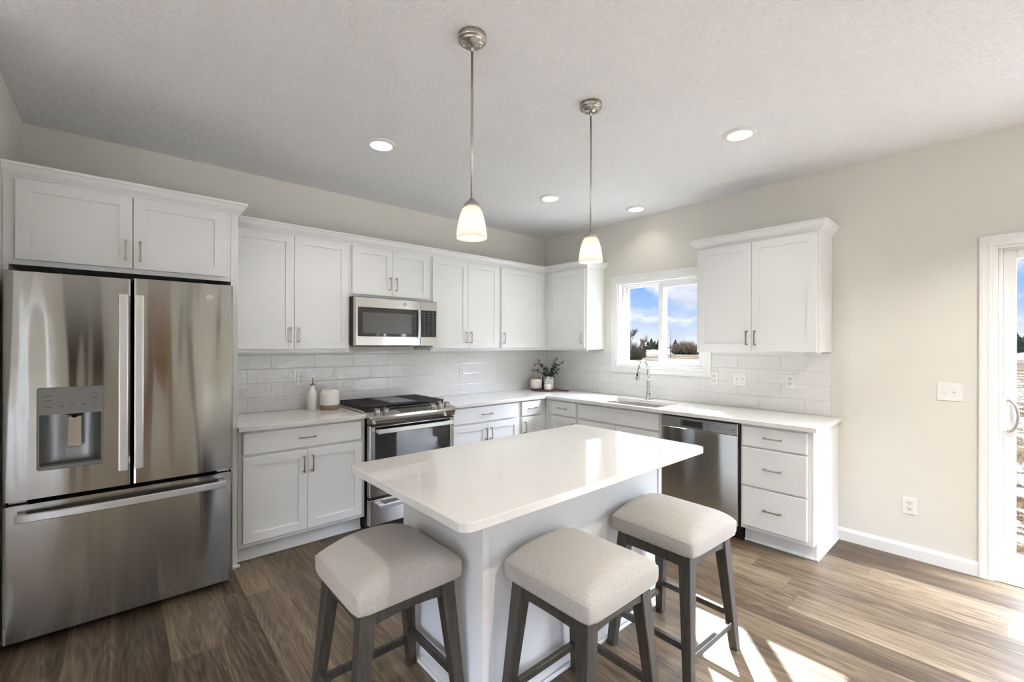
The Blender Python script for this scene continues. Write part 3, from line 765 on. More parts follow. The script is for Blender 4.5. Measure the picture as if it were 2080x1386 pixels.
tag(obj('island_countertop', b, QUARTZ), 'large glossy white quartz top resting on the island', 'countertop')

# ------------------------------------------------------------ refrigerator
FX0, FX1 = -4.402, -3.492; FC = (FX0+FX1)/2; FF = -0.838
t = thing('refrigerator', 'stainless steel french-door refrigerator with water dispenser', 'refrigerator', (FC, 0, 0))
hw = (FX1-FX0)/2
b = newbm(); B(b, (-hw+.004, -.745, .03), (hw-.004, -.03, 1.764), .003); B(b, (-hw+.03, -.72, 0.0), (hw-.03, -.1, .03)); obj('body', b, GAP, t)
def fdoor(name, x0, x1, z0, z1, parent, hole=None):
    """softly bowed door skin, with an optional opening (x0, x1, z0, z1) for the dispenser"""
    n = 14; tmp = bmesh.new()
    def yy(x): return FF+.003*((x)/hw)**2
    xs = [x0, x0+.004, x0+.012]+[x0+.012+(x1-x0-.024)*k/n for k in range(1, n)]+[x1-.012, x1-.004, x1]
    if hole:
        xs = [x for x in xs if not (hole[0]-.006 < x < hole[0]+.006 or hole[1]-.006 < x < hole[1]+.006)]+[hole[0], hole[1]]; xs.sort()
    def yfn(x):
        e = min(x-x0, x1-x); r_ = .012
        return yy(x)+(r_-math.sqrt(max(0, r_*r_-(r_-e)**2)) if e < r_ else 0)
    zs = [z0, z1] if not hole else [z0, hole[2], hole[3], z1]
    V = [[tmp.verts.new((x, yfn(x), z)) for x in xs] for z in zs]
    for j in range(len(zs)-1):
        for i in range(len(xs)-1):
            if hole and j == 1 and hole[0]-1e-5 <= xs[i] < hole[1]-1e-5: continue
            tmp.faces.new((V[j][i], V[j][i+1], V[j+1][i+1], V[j+1][i]))
    bk = [[tmp.verts.new((x, -.755, z)) for x in (x0, x1)] for z in (z0, z1)]
    tmp.faces.new((bk[0][1], bk[0][0], bk[1][0], bk[1][1]))
    tmp.faces.new(list(reversed(V[0]))+[bk[0][0], bk[0][1]])
    tmp.faces.new(V[-1]+[bk[1][1], bk[1][0]])
    L_ = [V[j][0] for j in range(len(zs))]; R_ = [V[j][-1] for j in range(len(zs))]
    tmp.faces.new([bk[0][0]]+L_+[bk[1][0]]); tmp.faces.new([bk[1][1]]+list(reversed(R_))+[bk[0][1]])
    bmesh.ops.recalc_face_normals(tmp, faces=tmp.faces)
    b = newbm(); merge(b, tmp)
    return obj(name, b, STEEL, parent)
DX0, DX1 = -4.292-FC, -4.058-FC
dl = fdoor('left_door', -hw, -.0035+(-3.9485-FC)+.0, .694, 1.766, t, (DX0+.006, DX1-.006, .832, 1.208))
xm = -3.9485-FC
dr_ = fdoor('right_door', xm+.0035, hw, .694, 1.772, t)
dw = fdoor('freezer_drawer', -hw, hw, .040, .672, t)
def vbar(parent, x0, x1, z0, z1, yf):
    b = newbm(); n = 12; loops = []
    for k in range(n+1):
        q = -1+2*k/n; z = z0+(z1-z0)*(q+1)/2; y = yf-.002*(1-q*q)
        loops.append([(x0, y+.013, z), (x0+.002, y+.001, z), (x0+.006, y, z), (x1-.006, y, z), (x1-.002, y+.001, z), (x1, y+.013, z)])
    loft(b, loops)
    for z in (z0+.03, z1-.03): B(b, (x0+.006, yf+.012, z-.02), (x1-.006, FF+.002, z+.02), .003)
    return obj('handle', b, SATIN, parent)
vbar(dl, -4.002-FC, -3.9635-FC, .782, 1.680, -.892)
vbar(dr_, -3.9415-FC, -3.903-FC, .782, 1.680, -.892)
b = newbm(); n = 24; loops = []
for k in range(n+1):
    q = -1+2*k/n; x = q*.412; y = -.884-.022*(1-q*q); zc = .620
    loops.append([(x, y+.013, zc-.018), (x, y+.002, zc-.0185), (x, y, zc-.015), (x, y, zc+.015), (x, y+.002, zc+.0185), (x, y+.013, zc+.018)])
loft(b, loops)
for s in (-1, 1): B(b, (s*.395-.014, -.874, zc-.013), (s*.395+.014, FF+.006, zc+.013), .004)
obj('handle', b, SATIN, dw)
# dispenser
b = newbm()
y_ = FF-.0005
def rr3(x0, x1, z0, z1, rad, y, n=5): return [(p[0], y, p[1]) for p in [(q[0], q[1]) for q in roundrect(x0, x1, z0, z1, rad, 0, n)]]
loft(b, [rr3(DX0, DX1, .823, 1.217, .012, FF+.0008), rr3(DX0, DX1, .823, 1.217, .012, FF-.006), rr3(DX0+.003, DX1-.003, .826, 1.214, .010, FF-.008), rr3(DX0+.009, DX1-.009, .840, 1.086, .004, FF-.008), rr3(DX0+.009, DX1-.009, .840, 1.086, .004, FF+.004)], False, False)
# recess walls
cv = []
for k in range(13):
    q = -1+2*k/12; cv.append(q)
rec = bmesh.new()
xa, xb = DX0+.009, DX1-.009; xc = (xa+xb)/2; hx = (xb-xa)/2
gv = []
for zz in (.840, 1.086):
    gv.append([rec.verts.new((xc+hx*q, FF-.008+.065*math.sqrt(max(0, 1-abs(q)**4)), zz)) for q in cv])
for k in range(12):
    f = rec.faces.new((gv[0][k], gv[0][k+1], gv[1][k+1], gv[1][k])); f.smooth = True
B(b, (DX0+.009, FF-.0079, 1.0865), (DX1-.009, FF+.060, 1.200))
obj('dispenser', b, DISPM, dl)
dsp = dl.children[-1]
# the recess is modelled in front of a shallow pocket: pocket box pushes into the door
merge_b = newbm(); merge(merge_b, rec)
B(merge_b, (xa-.002, FF+.060, .836), (xb+.002, FF+.062, 1.090))
obj('recess', merge_b, DISPR, dsp)
b = newbm(); B(b, (xa+.001, FF-.006, .8385), (xb-.001, FF+.050, .848), .001); obj('drip_tray', b, simple('tray_dark', (.06, .055, .05), .4), dsp)
b = newbm(); B(b, (-4.190-FC, FF+.018, .918), (-4.140-FC, FF+.026, 1.072), .003); obj('paddle', b, STEEL2, dsp)
b = newbm(); lathe(b, [(0, 0), (.030, 0), (.030, -.008), (.012, -.010), (.010, -.022), (0, -.022)], 24, -4.165-FC, FF+.022, 1.086); obj('nozzle', b, BLACK, dsp)
for (fx, fz, L) in ((.16, 1.188, .026), (.16, 1.168, .028), (.17, 1.136, .018), (.36, 1.138, .014), (.52, 1.140, .022), (.70, 1.142, .016), (.86, 1.193, .022), (.86, 1.170, .024), (.86, 1.145, .012)):
    xq = DX0+(DX1-DX0)*fx; zq = fz-.012
    b = newbm(); B(b, (xq-L/2, FF-.0086, zq-.0012), (xq+L/2, FF-.0078, zq+.0012)); obj('control_mark', b, SLOT, dsp)
# badge
bd = newbm(); lathe(bd, [(0, 0), (.0165, 0), (.0165, .0015), (.0145, .0025), (.0135, .0012), (0, .0012)], 32, 0, 0, 0, mat=Matrix.Rotation(PI/2, 4, 'X'))
bd.transform(Matrix.Translation((-3.612-FC, FF+.0008, 1.694)))
bdg = obj('badge', bd, SATIN, dr_)
textmesh('badge_letters', 'GE', .018, GREYM, bdg, Matrix.Translation((-3.612-FC, FF-.0012, 1.694)) @ Matrix.Rotation(PI/2, 4, 'X'))
# hinge covers between doors and drawer
for s in (-1, 1):
    b = newbm(); B(b, (s*(hw-.045)-.03, -.80, .675), (s*(hw-.045)+.03, -.76, .690), .002); obj('hinge', b, SATIN, t)

# ------------------------------------------------------------ range
RX0, RX1 = -2.586, -1.826; RC = (RX0+RX1)/2; hw = (RX1-RX0)/2
t = thing('range', 'slide-in stainless gas range with black grates and oven window', 'range', (RC, 0, 0))
b = newbm(); B(b, (-hw+.008, -.640, .020), (hw-.008, -.012, .880), .002); B(b, (-hw+.03, -.60, 0), (hw-.03, -.05, .02)); obj('body', b, BLACK, t)
b = newbm()
B(b, (-hw-.006, -.562, CT+.001), (hw+.006, -.012, .915), .002)
hexa(b, [(-hw-.006, -.722, .868), (hw+.006, -.722, .868), (hw+.006, -.562, .868), (-hw-.006, -.562, .868), (-hw-.006, -.722, .886), (hw+.006, -.722, .886), (hw+.006, -.562, .915), (-hw-.006, -.562, .915)], .0015)
hexa(b, [(-hw+.0, -.690, .820), (hw-.0, -.690, .820), (hw-.0, -.640, .820), (-hw+.0, -.640, .820), (-hw, -.716, .8675), (hw, -.716, .8675), (hw, -.640, .8675), (-hw, -.640, .8675)], .0015)
obj('cooktop', b, STEEL2, t)
# slanted panel direction
def pan(x, s, h=0.0):   # s 0 (front lip) .. 1 (back)
    y = -.722+.160*s; z = .886+.029*s
    return (x, y-.178*h, z+.984*h)
for i, x in enumerate((-.298, -.228, .198, .268, .338)):
    b = newbm(); rot = Matrix.Rotation(math.radians(10.3), 4, 'X')
    lathe(b, [(0, 0), (.0225, 0), (.0230, .004), (.0205, .007), (.0190, .018), (.016, .022), (0, .022)], 28, mat=rot)
    tmpb = bmesh.new(); bmesh.ops.create_cube(tmpb, size=1.0)
    for v in tmpb.verts: v.co = Vector((v.co.x*.011, v.co.y*.042, v.co.z*.018+.023))
    tmpb.transform(Matrix.Rotation(0.5, 4, 'Z')); tmpb.transform(rot); merge(b, tmpb)
    b.transform(Matrix.Translation(pan(x, .52, .0005))); obj('knob', b, NICKEL, t)
b = newbm(); hexa(b, [pan(-.120, .18, .0004), pan(.150, .18, .0004), pan(.150, .80, .0004), pan(-.120, .80, .0004), pan(-.120, .18, .0018), pan(.150, .18, .0018), pan(.150, .80, .0018), pan(-.120, .80, .0018)]); dsp = obj('display', b, DISPLAY, t)
pmk = simple('panel_marks', (.16, .15, .14), .4)
for k in range(8):
    for m_ in range(3):
        b = newbm()
        x = -.105+k*.032; s = .28+m_*.16
        hexa(b, [pan(x, s, .0019), pan(x+.014, s, .0019), pan(x+.014, s+.04, .0019), pan(x, s+.04, .0019), pan(x, s, .0022), pan(x+.014, s, .0022), pan(x+.014, s+.04, .0022), pan(x, s+.04, .0022)]); obj('button_mark', b, pmk, dsp)
# black well under the grates
b = newbm(); B(b, (-hw+.012, -.553, .9152), (hw-.012, -.045, .9180), .001); obj('burner_well', b, IRON, t)
def grate(x0, x1, y0, y1, cols, rows):
    b = newbm(); zt = .9450
    for (p, q) in (((x0, y0), (x1, y0+.012)), ((x0, y1-.012), (x1, y1)), ((x0, y0), (x0+.012, y1)), ((x1-.012, y0), (x1, y1))):
        B(b, (p[0], p[1], zt-.014), (q[0], q[1], zt), .002)
    for c in cols: B(b, (c-.0045, y0+.012, zt-.012), (c+.0045, y1-.012, zt), .0015)
    for rr_ in rows: B(b, (x0+.012, rr_-.0045, zt-.012), (x1-.012, rr_+.0045, zt), .0015)
    for fx in (x0+.008, x1-.008):
        for fy in (y0+.008, y1-.008): B(b, (fx-.006, fy-.006, .9182), (fx+.006, fy+.006, zt-.008), .001)
    return obj('grate', b, IRON, t)
grate(-.364, -.128, -.548, -.050, [-.246, -.205, -.290], [-.510, -.470, -.430, -.390, -.340, -.290, -.250, -.210, -.170, -.130, -.090])
grate(.128, .364, -.548, -.050, [.246, .205, .290], [-.510, -.470, -.430, -.390, -.340, -.290, -.250, -.210, -.170, -.130, -.090])
g = grate(-.126, .126, -.548, -.050, [], [-.525, -.075])
b = newbm(); loft(b, [roundrect(-.108, .108, -.505, -.095, .015, .936), roundrect(-.110, .110, -.507, -.093, .016, .9485), roundrect(-.104, .104, -.501, -.099, .014, .9500), roundrect(-.102, .102, -.499, -.101, .013, .9460)]); obj('griddle_plate', b, GRIDDLE, g, 'flat grey griddle plate')
for (bx, by, rr_) in ((-.246, -.42, .042), (-.246, -.17, .034), (.246, -.42, .045), (.246, -.17, .032)):
    b = newbm(); lathe(b, [(0, 0), (rr_, 0), (rr_, .008), (rr_*.8, .010), (rr_*.8, .014), (0, .015)], 24, bx, by, .9182); obj('burner', b, IRON, t)
# oven door
b = newbm()
xa, xb, za, zb = -hw+.002, hw-.002, .268, .812; yf = -.690
L = [rectloop(xa, xb, za, zb, 0, -.6405), rectloop(xa, xb, za, zb, 0, yf+.003), rectloop(xa, xb, za, zb, .003, yf)]
def rl2(x0, x1, z0, z1, y): return [(x0, y, z0), (x1, y, z0), (x1, y, z1), (x0, y, z1)]
L += [rl2(xa+.040, xb-.040, za+.135, zb-.012, yf), rl2(xa+.041, xb-.041, za+.136, zb-.013, yf+.003)]
loft(b, L); od = obj('oven_door', b, STEEL2, t)
b = newbm(); B(b, (xa+.0415, yf+.0012, za+.1365), (xb-.0415, yf+.0028, zb-.0135)); ow = obj('oven_window', b, DARKGLASS, od)
b = newbm(); B(b, (xa+.003, yf-.0008, zb-.010), (xb-.003, yf+.0, zb-.0002)); obj('door_gap', b, GAP, od)
b = newbm(); B(b, (-.335, -.748, .752), (.335, -.735, .786), .004, 2)
for s in (-1, 1): B(b, (s*.322-.012, -.736, .757), (s*.322+.012, yf-.0005, .781), .003)
obj('handle', b, SATIN, od)
b = newbm(); xa, xb, za, zb = -hw+.002, hw-.002, .052, .246
loft(b, [rectloop(xa, xb, za, zb, 0, -.6405), rectloop(xa, xb, za, zb, 0, yf+.003), rectloop(xa, xb, za, zb, .003, yf)]); od = obj('warming_drawer', b, STEEL2, t)
b = newbm(); B(b, (-.325, -.745, .186), (.325, -.731, .216), .004, 2)
for s in (-1, 1): B(b, (s*.300-.025, -.732, .192), (s*.300+.025, yf-.0005, .213), .004)
obj('handle', b, SATIN, od)

# ------------------------------------------------------------ microwave
t = thing('microwave', 'over-the-range stainless microwave with dark glass door', 'microwave', (-2.212, 0, 1.410))
b = newbm(); B(b, (-.378, -.385, .012), (.378, -.010, .4065), .003)
B(b, (-.30, -.37, 0), (.30, -.12, .012), .002); obj('body', b, BLACK, t)
b = newbm(); xa, xb, za, zb = -.379, .206, .006, .400; yf = -.425
def rr4(x0, x1, z0, z1, rad, y, n=4): return [(p[0], y, p[1]) for p in roundrect(x0, x1, z0, z1, rad, 0, n)]
loft(b, [rr4(xa, xb, za, zb, .003, -.3855), rr4(xa, xb, za, zb, .003, yf+.004), rr4(xa+.004, xb-.004, za+.004, zb-.004, .002, yf), rr4(xa+.020, xb-.030, za+.075, zb-.080, .010, yf), rr4(xa+.0205, xb-.0305, za+.0755, zb-.0805, .010, yf+.0025)])
md = obj('door', b, STEEL2, t)
b = newbm(); B(b, (xa+.021, yf+.0008, za+.076), (xb-.031, yf+.0022, zb-.081)); mg = obj('door_glass', b, DARKGLASS, md)
b = newbm(); loft(b, [rr4(xa+.06, xb-.085, za+.100, zb-.122, .008, yf+.0006), rr4(xa+.06, xb-.085, za+.100, zb-.122, .008, yf+.0001)]); obj('mesh_screen', b, simple('screen_grey', (.10, .10, .095), .15), mg)
b = newbm(); n = 10; loops = []
for k in range(n+1):
    q = -1+2*k/n; z = .2+q*.125; y = yf-.012-.010*(1-q*q)
    loops.append([(xb-.028, y+.010, z), (xb-.028, y, z), (xb-.008, y, z), (xb-.008, y+.010, z)])
loft(b, loops)
for s in (-1, 1): B(b, (xb-.026, yf-.010, .2+s*.115-.008), (xb-.010, yf-.0003, .2+s*.115+.008), .002)
obj('handle', b, SATIN, md)
b = newbm(); xa, xb = .208, .379
loft(b, [rr4(xa, xb, za, zb, .003, -.3855), rr4(xa, xb, za, zb, .003, yf+.004), rr4(xa+.004, xb-.004, za+.004, zb-.004, .002, yf)]); mp = obj('control_panel', b, STEEL2, t)
b = newbm(); loft(b, [rr4(xa+.004, xb-.012, za+.077, zb-.080, .005, yf-.0003), rr4(xa+.004, xb-.012, za+.077, zb-.080, .005, yf-.0013)])
m, nt, bs = newmat('film_covered_panel')
bs.inputs['Roughness'].default_value = .1
oc = objco(nt); bs.inputs['Base Color'].default_value = (.025, .032, .036, 1)
nz = nt.noise(oc, 14, 3.0, 0.6, 1.5); bp = nt.new('ShaderNodeBump'); nt.set(bp, 'Height', nt.ramp(nz, [(.46, (0, 0, 0)), (.5, (1, 1, 1)), (.54, (0, 0, 0))])); bp.inputs['Strength'].default_value = .6; bp.inputs['Distance'].default_value = .01
nt.link(bp.outputs[0], bs.inputs['Normal'])
tp = obj('touch_pad', b, m, mp, 'black touch pad under wrinkled clear film')
pmk = simple('pad_marks', (.2, .2, .2), .5)
for r_i in range(9):
    for c_i in range(3):
        b = newbm(); B(b, (xa+.030+c_i*.044, yf-.0018, za+.095+r_i*.024), (xa+.046+c_i*.044, yf-.0014, za+.099+r_i*.024)); obj('button_mark', b, pmk, tp)
bd = newbm(); lathe(bd, [(0, 0), (.0145, 0), (.0145, .001), (.0130, .0018), (0, .0018)], 32, mat=Matrix.Rotation(PI/2, 4, 'X')); bd.transform(Matrix.Translation((.055, yf-.0003, .360)))
bdg = obj('badge', bd, GREYM, md)
textmesh('badge_letters', 'GE', .015, SATIN, bdg, Matrix.Translation((.055, yf-.0023, .360)) @ Matrix.Rotation(PI/2, 4, 'X'), .0003)

# ------------------------------------------------------------ dishwasher (local frame of the right wall)
t = thing('dishwasher', 'stainless steel dishwasher with pocket handle under the counter', 'dishwasher', (0, -1.9595, 0), R90)
w_ = .6155
b = newbm(); B(b, (.004, -.600, .09), (w_-.004, -.02, .862), .002); B(b, (.004, -.56, 0), (w_-.004, -.54, .09)); obj('tub', b, BLACK, t)
b = newbm(); x0, x1 = .003, w_-.010; yf = -.640
loft(b, [rectloop(x0, x1, .115, .770, 0, -.6005), rectloop(x0, x1, .115, .770, 0, yf+.004), rectloop(x0, x1, .115, .770, .004, yf)]); dd = obj('door', b, STEEL3, t)
b = newbm()
z0, z1 = .7715, .853
hx0, hx1, hz0, hz1 = .165, .350, .780, .834
loft(b, [rectloop(x0, x1, z0, z1, 0, -.6005), rectloop(x0, x1, z0, z1, 0, yf+.003), rectloop(x0, x1, z0, z1, .003, yf-.001), rl2(hx0, hx1, hz0, hz1, yf-.001), rl2(hx0+.012, hx1-.012, hz0+.006, hz1-.002, yf+.030)])
cp = obj('control_panel', b, SATIN if False else simple('satin_grey_panel', (.33, .33, .32), .32, .8), dd)
b = newbm(); B(b, (hx0+.013, yf+.0285, hz0+.007), (hx1-.013, yf+.0298, hz1-.003)); obj('pocket_handle', b, simple('pocket_dark', (.04, .04, .04), .3), cp)
for (fx, fz, L) in ((.39, .822, .018), (.39, .806, .008), (.455, .800, .010), (.505, .806, .018), (.530, .818, .010), (.545, .806, .008), (.568, .806, .010), (.568, .793, .008)):
    b = newbm(); B(b, (fx-L/2, yf-.0018, fz-.0015), (fx+L/2, yf-.0011, fz+.0015)); obj('control_mark', b, SLOT, cp)
for (fx, fz) in ((.475, .811), (.578, .812)):
    b = newbm(); B(b, (fx-.008, yf-.0020, fz-.002), (fx+.008, yf-.0011, fz+.003)); obj('control_button', b, SLOT, cp)

# ------------------------------------------------------------ stools
def make_stool(label, loc, rz):
    t = thing('bar_stool', label, 'stool', loc, rz, 'bar stools at the island')
    A, Bb, ZB = .209, .210, .545
    # cushion
    side = .072; N = 28; tmp = bmesh.new()
    def par(i):      # denser sampling towards the edges
        q = -1+2*i/N; return math.sin(q*PI/2)*.35+q*.65
    def crownz(u, v): return .062*(1-abs(u)**2.4)*(1-abs(v)**9.0)
    def xy(u, v, sc=1.0): return (A*u*(1-.035*abs(v)**10)*sc, Bb*v*(1-.035*abs(u)**10)*sc)
    G = [[tmp.verts.new((*xy(par(i), par(j)), ZB+side+crownz(par(i), par(j))-.007*min(1.3, abs(par(i))**26+abs(par(j))**26))) for j in range(N+1)] for i in range(N+1)]
    for i in range(N):
        for j in range(N): tmp.faces.new((G[i][j], G[i+1][j], G[i+1][j+1], G[i][j+1]))
    ringi = [(i, 0) for i in range(N)]+[(N, j) for j in range(N)]+[(i, N) for i in range(N, 0, -1)]+[(0, j) for j in range(N, 0, -1)]
    prev = [G[i][j] for i, j in ringi]
    for sc, z in ((1.006, side-.014), (1.010, side-.026), (1.006, .014), (.992, .004), (.95, 0.0)):
        cur = [tmp.verts.new((*xy(par(i), par(j), sc), ZB+z)) for i, j in ringi]
        for k in range(len(cur)):
            k2 = (k+1) % len(cur); tmp.faces.new((prev[k], prev[k2], cur[k2], cur[k]))
        prev = cur
    tmp.faces.new(prev)
    bmesh.ops.recalc_face_normals(tmp, faces=tmp.faces)
    for f in tmp.faces: f.smooth = len(f.verts) == 4
    b = newbm(); merge(b, tmp)
    cu = obj('cushion', b, FABRIC, t)
    b = newbm()
    for s in (-1, 1):
        tube(b, [(s*A*1.0, Bb*q*.90, ZB+side-.007) for q in (-1, -.5, 0, .5, 1)], .0022, 6)
        tube(b, [(A*.84*q, s*Bb*.996, ZB+.0060) for q in (-1, -.5, 0, .5, 1)], .0018, 6)
    obj('piping', b, FABRIC, cu)
    b = newbm(); B(b, (-.165, -.165, ZB-.012), (.165, .165, ZB-.0003)); obj('seat_board', b, STWOOD, t)
    # legs: square section, splayed both ways
    ft = (.227, .213); tp_ = (.182, .182); lw = .056
    for sx in (-1, 1):
        for sy in (-1, 1):
            b = newbm()
            X0, Y0 = sx*ft[0], sy*ft[1]; X1, Y1 = sx*tp_[0], sy*tp_[1]
            def q(Xo, Yo, z): 
                w2 = .037 if z < .1 else lw
                return [(Xo, Yo, z), (Xo-sx*w2, Yo, z), (Xo-sx*w2, Yo-sy*w2, z), (Xo, Yo-sy*w2, z)]
            hexa(b, q(X0, Y0, 0.0)+q(X1, Y1, ZB-.0005), .003)
            obj('leg', b, STWOOD, t)
    def at(z):   # outer face offset of a leg at height z
        k = z/ZB; return ft[0]+(tp_[0]-ft[0])*k, ft[1]+(tp_[1]-ft[1])*k
    # aprons with a shallow arch
    za = ZB-.058; ax, ay = at(za+.03)
    for sy in (-1, 1):
        b = newbm(); L = []
        for k in range(11):
            q_ = -1+.2*k; x = q_*(ax-.050); zz = za+.010*(1-q_*q_)
            L.append([(x, sy*(ay-.006), zz), (x, sy*(ay-.028), zz), (x, sy*(ay-.028), ZB-.0126), (x, sy*(ay-.006), ZB-.0126)])
        loft(b, L); obj('apron', b, STWOOD, t)
    for sx in (-1, 1):
        b = newbm(); L = []
        for k in range(11):
            q_ = -1+.2*k; y = q_*(ay-.050); zz = za+.004*(1-q_*q_)
            L.append([(sx*(ax-.006), y, zz), (sx*(ax-.028), y, zz), (sx*(ax-.028), y, ZB-.0126), (sx*(ax-.006), y, ZB-.0126)])
        loft(b, L); obj('apron', b, STWOOD, t)
    # stretchers: front/back lower, sides higher
    for sy, z in ((-1, .125), (1, .125)):
        cx, cy = at(z); b = newbm(); B(b, (-cx+.036, sy*(cy-.008), z-.014), (cx-.036, sy*(cy-.030), z+.014), .002); obj('stretcher', b, STWOOD, t)
    for sx, z in ((-1, .165), (1, .165)):
        cx, cy = at(z); b = newbm(); B(b, (sx*(cx-.008), -cy+.036, z-.014), (sx*(cx-.030), cy-.036, z+.014), .002); obj('stretcher', b, STWOOD, t)
    return t
make_stool('upholstered stool at the left end of the island facing the refrigerator', (-3.222, -2.300, 0), 0.0)
make_stool('middle upholstered stool, nearest the camera, at the near side of the island', (-2.694, -2.812, 0), 0.0)
make_stool('upholstered stool nearest the dishwasher with sunlight on its foot rail', (-2.024, -2.820, 0), -0.03)

# ------------------------------------------------------------ pendants
def pendant(label, x, y):
    t = thing('pendant_light', label, 'pendant light', (x, y, 0), 0, 'pendant lights over the island')
    b = newbm(); lathe(b, [(0, H-.001), (.0605, H-.001), (.0605, H-.020), (.058, H-.024), (.050, H-.025), (.049, H-.031), (.046, H-.034), (.036, H-.035), (.034, H-.038), (0, H-.038)], 40)
    cn_ = obj('canopy', b, NICKEL, t)
    b = newbm()
    for s in (-1, 1): lathe(b, [(0, 0), (.005, 0), (.006, -.012), (0, -.014)], 12, s*.034*.8, s*-.034*.6, H-.034)
    lathe(b, [(0, 0), (.007, 0), (.009, -.014), (.007, -.03), (0, -.03)], 14, 0, 0, H-.0375); obj('canopy_screw', b, NICKEL, cn_)
    b = newbm(); tube(b, [(0, 0, H-.068), (0, 0, 2.040)], .0052, 12); obj('rod', b, NICKEL, t)
    b = newbm(); lathe(b, [(0, 2.045), (.012, 2.045), (.014, 2.038), (.028, 2.030), (.034, 2.018), (.035, 2.010), (.030, 2.008), (0, 2.008)], 32); obj('socket_cap', b, NICKEL, t)
    b = newbm(); pr_ = [(.026, 2.014), (.033, 2.011), (.041, 2.000), (.047, 1.985), (.053, 1.964), (.058, 1.940), (.062, 1.915), (.0648, 1.893), (.0655, 1.879)]
    inn = [(rr_-.003, z+.0005) for rr_, z in reversed(pr_)]
    lathe(b, pr_+[(.0640, 1.878)]+inn, 48); obj('glass_shade', b, SHADE, t)
    b = newbm(); lathe(b, [(0, 1.884), (.012, 1.886), (.021, 1.895), (.025, 1.908), (.023, 1.922), (.016, 1.936), (.013, 1.95), (.013, 1.97), (0, 1.97)], 24); obj('bulb', b, BULB, t)
    return t
pendant('left pendant light, nearer the camera and larger in view, with frosted glass shade', -2.875, -2.365)
pendant('right pendant light, farther away, hanging in front of the corner cabinet', -2.071, -2.362)

# ------------------------------------------------------------ recessed lights
def can(label, x, y, group='recessed ceiling lights', power=None):
    t = thing('recessed_light', label, 'ceiling light', (x, y, H), 0, group)
    b = newbm(); lathe(b, [(.094, -.0005), (.094, -.006), (.088, -.012), (.076, -.015), (.070, -.013), (.070, -.0005)], 40); obj('trim_ring', b, TRIM, t)
    b = newbm(); lathe(b, [(0, -.010), (.050, -.011), (.0695, -.0125), (.0695, -.002), (0, -.002)], 40); obj('lens', b, LENS, t)
    l = bpy.data.lights.new('lens_light', 'AREA'); l.shape = 'DISK'; l.size = .13; l.energy = power or CAN_W; l.color = (1.0, .94, .85); l.spread = math.radians(125)
    lo = bpy.data.objects.new('lens_light', l); COL.objects.link(lo); lo.parent = t; lo.location = (0, 0, -.018)
can('recessed light above the range, left of the near pendant', -2.712, -1.145)
can('recessed light between the two pendants, near the room corner', -1.114, -1.145)
can('recessed light over the sink, close to the window wall', -0.272, -1.480, power=0.5)
can('recessed light on the right, above the dishwasher side', -1.113, -2.760)
for (x, y) in ((-2.7, -4.4), (-1.1, -4.4), (-4.4, -5.6), (-2.2, -6.8), (-6.4, -3.6), (-6.4, -6.6), (-8.0, -5.0)):  # unseen lamps added behind the viewer to brighten the room
    can('unseen recessed fill light added in the living room ceiling behind the viewer', x, y, 'added fill lights behind the viewer', 16.0)

# ------------------------------------------------------------ outlets and switches
def plate(label, kind, u, zc, wall='right', gangs=1, proud=.0002):
    if wall == 'back': t = thing(kind, label, 'outlet' if kind == 'wall_outlet' else 'light switch', (u, -proud, zc), 0)
    else: t = thing(kind, label, 'outlet' if kind == 'wall_outlet' else 'light switch', (-proud, u, zc), R90)
    wd = .072 if gangs == 1 else .118
    b = newbm(); loft(b, [rectloop(-wd/2, wd/2, -.057, .057, 0, 0), rectloop(-wd/2, wd/2, -.057, .057, 0, -.003), rectloop(-wd/2, wd/2, -.057, .057, .003, -.0055)]); p_ = obj('cover_plate', b, PLASTIC, t)
    if kind == 'wall_outlet':
        for s in (-1, 1):
            b = newbm(); n = 20; zc_ = s*.0195
            L = [[(.017*math.cos(2*PI*k/n), y, max(-.0135, min(.0135, .0175*math.sin(2*PI*k/n)))+zc_) for k in range(n)] for y in (-.0056, -.0072)]
            loft(b, L); so_ = obj('socket', b, SOCK, t)
            b = newbm(); B(b, (-.0075, -.0076, zc_+.000), (-.0055, -.0071, zc_+.008)); B(b, (.0052, -.0076, zc_+.001), (.0070, -.0071, zc_+.0075)); lathe(b, [(0, 0), (.0026, 0), (.0026, .0005), (0, .0005)], 12, 0, -.0071, zc_-.0065, mat=Matrix.Rotation(PI/2, 4, 'X')); obj('slot', b, SLOT, so_)
    else:
        for g_ in range(gangs):
            x = (g_-(gangs-1)/2)*.046
            b = newbm(); B(b, (x-.005, -.0072, -.012), (x+.005, -.0056, .012), .0005)
            hexa(b, [(x-.0042, -.0070, -.004), (x+.0042, -.0070, -.004), (x+.0042, -.0070, .006), (x-.0042, -.0070, .006), (x-.0036, -.016, .004), (x+.0036, -.016, .004), (x+.0036, -.014, .010), (x-.0036, -.014, .010)], .0006)
            for s in (-1, 1): lathe(b, [(0, 0), (.003, 0), (.0025, .0008), (0, .0008)], 12, x, -.0056, s*.030, mat=Matrix.Rotation(PI/2, 4, 'X'))
            obj('toggle', b, PLASTIC, t)
TP = .0092
plate('white outlet in the tile left of the range, behind the bottle', 'wall_outlet', -2.876, 1.140, 'back', proud=TP)
plate('white outlet in the tile between range and corner', 'wall_outlet', -1.269, 1.142, 'back', proud=TP)
plate('white outlet in the tile just left of the window', 'wall_outlet', -.905, 1.136, proud=TP)
plate('white outlet in the tile just right of the window', 'wall_outlet', -2.116, 1.131, proud=TP)
plate('white double light switch in the tile under the right wall cabinet', 'light_switch', -2.331, 1.136, gangs=2, proud=TP)
plate('white outlet in the tile at the right end of the counter', 'wall_outlet', -2.711, 1.142, proud=TP)
plate('white double light switch on the bare wall beside the patio door', 'light_switch', -3.612, 1.132, gangs=2)
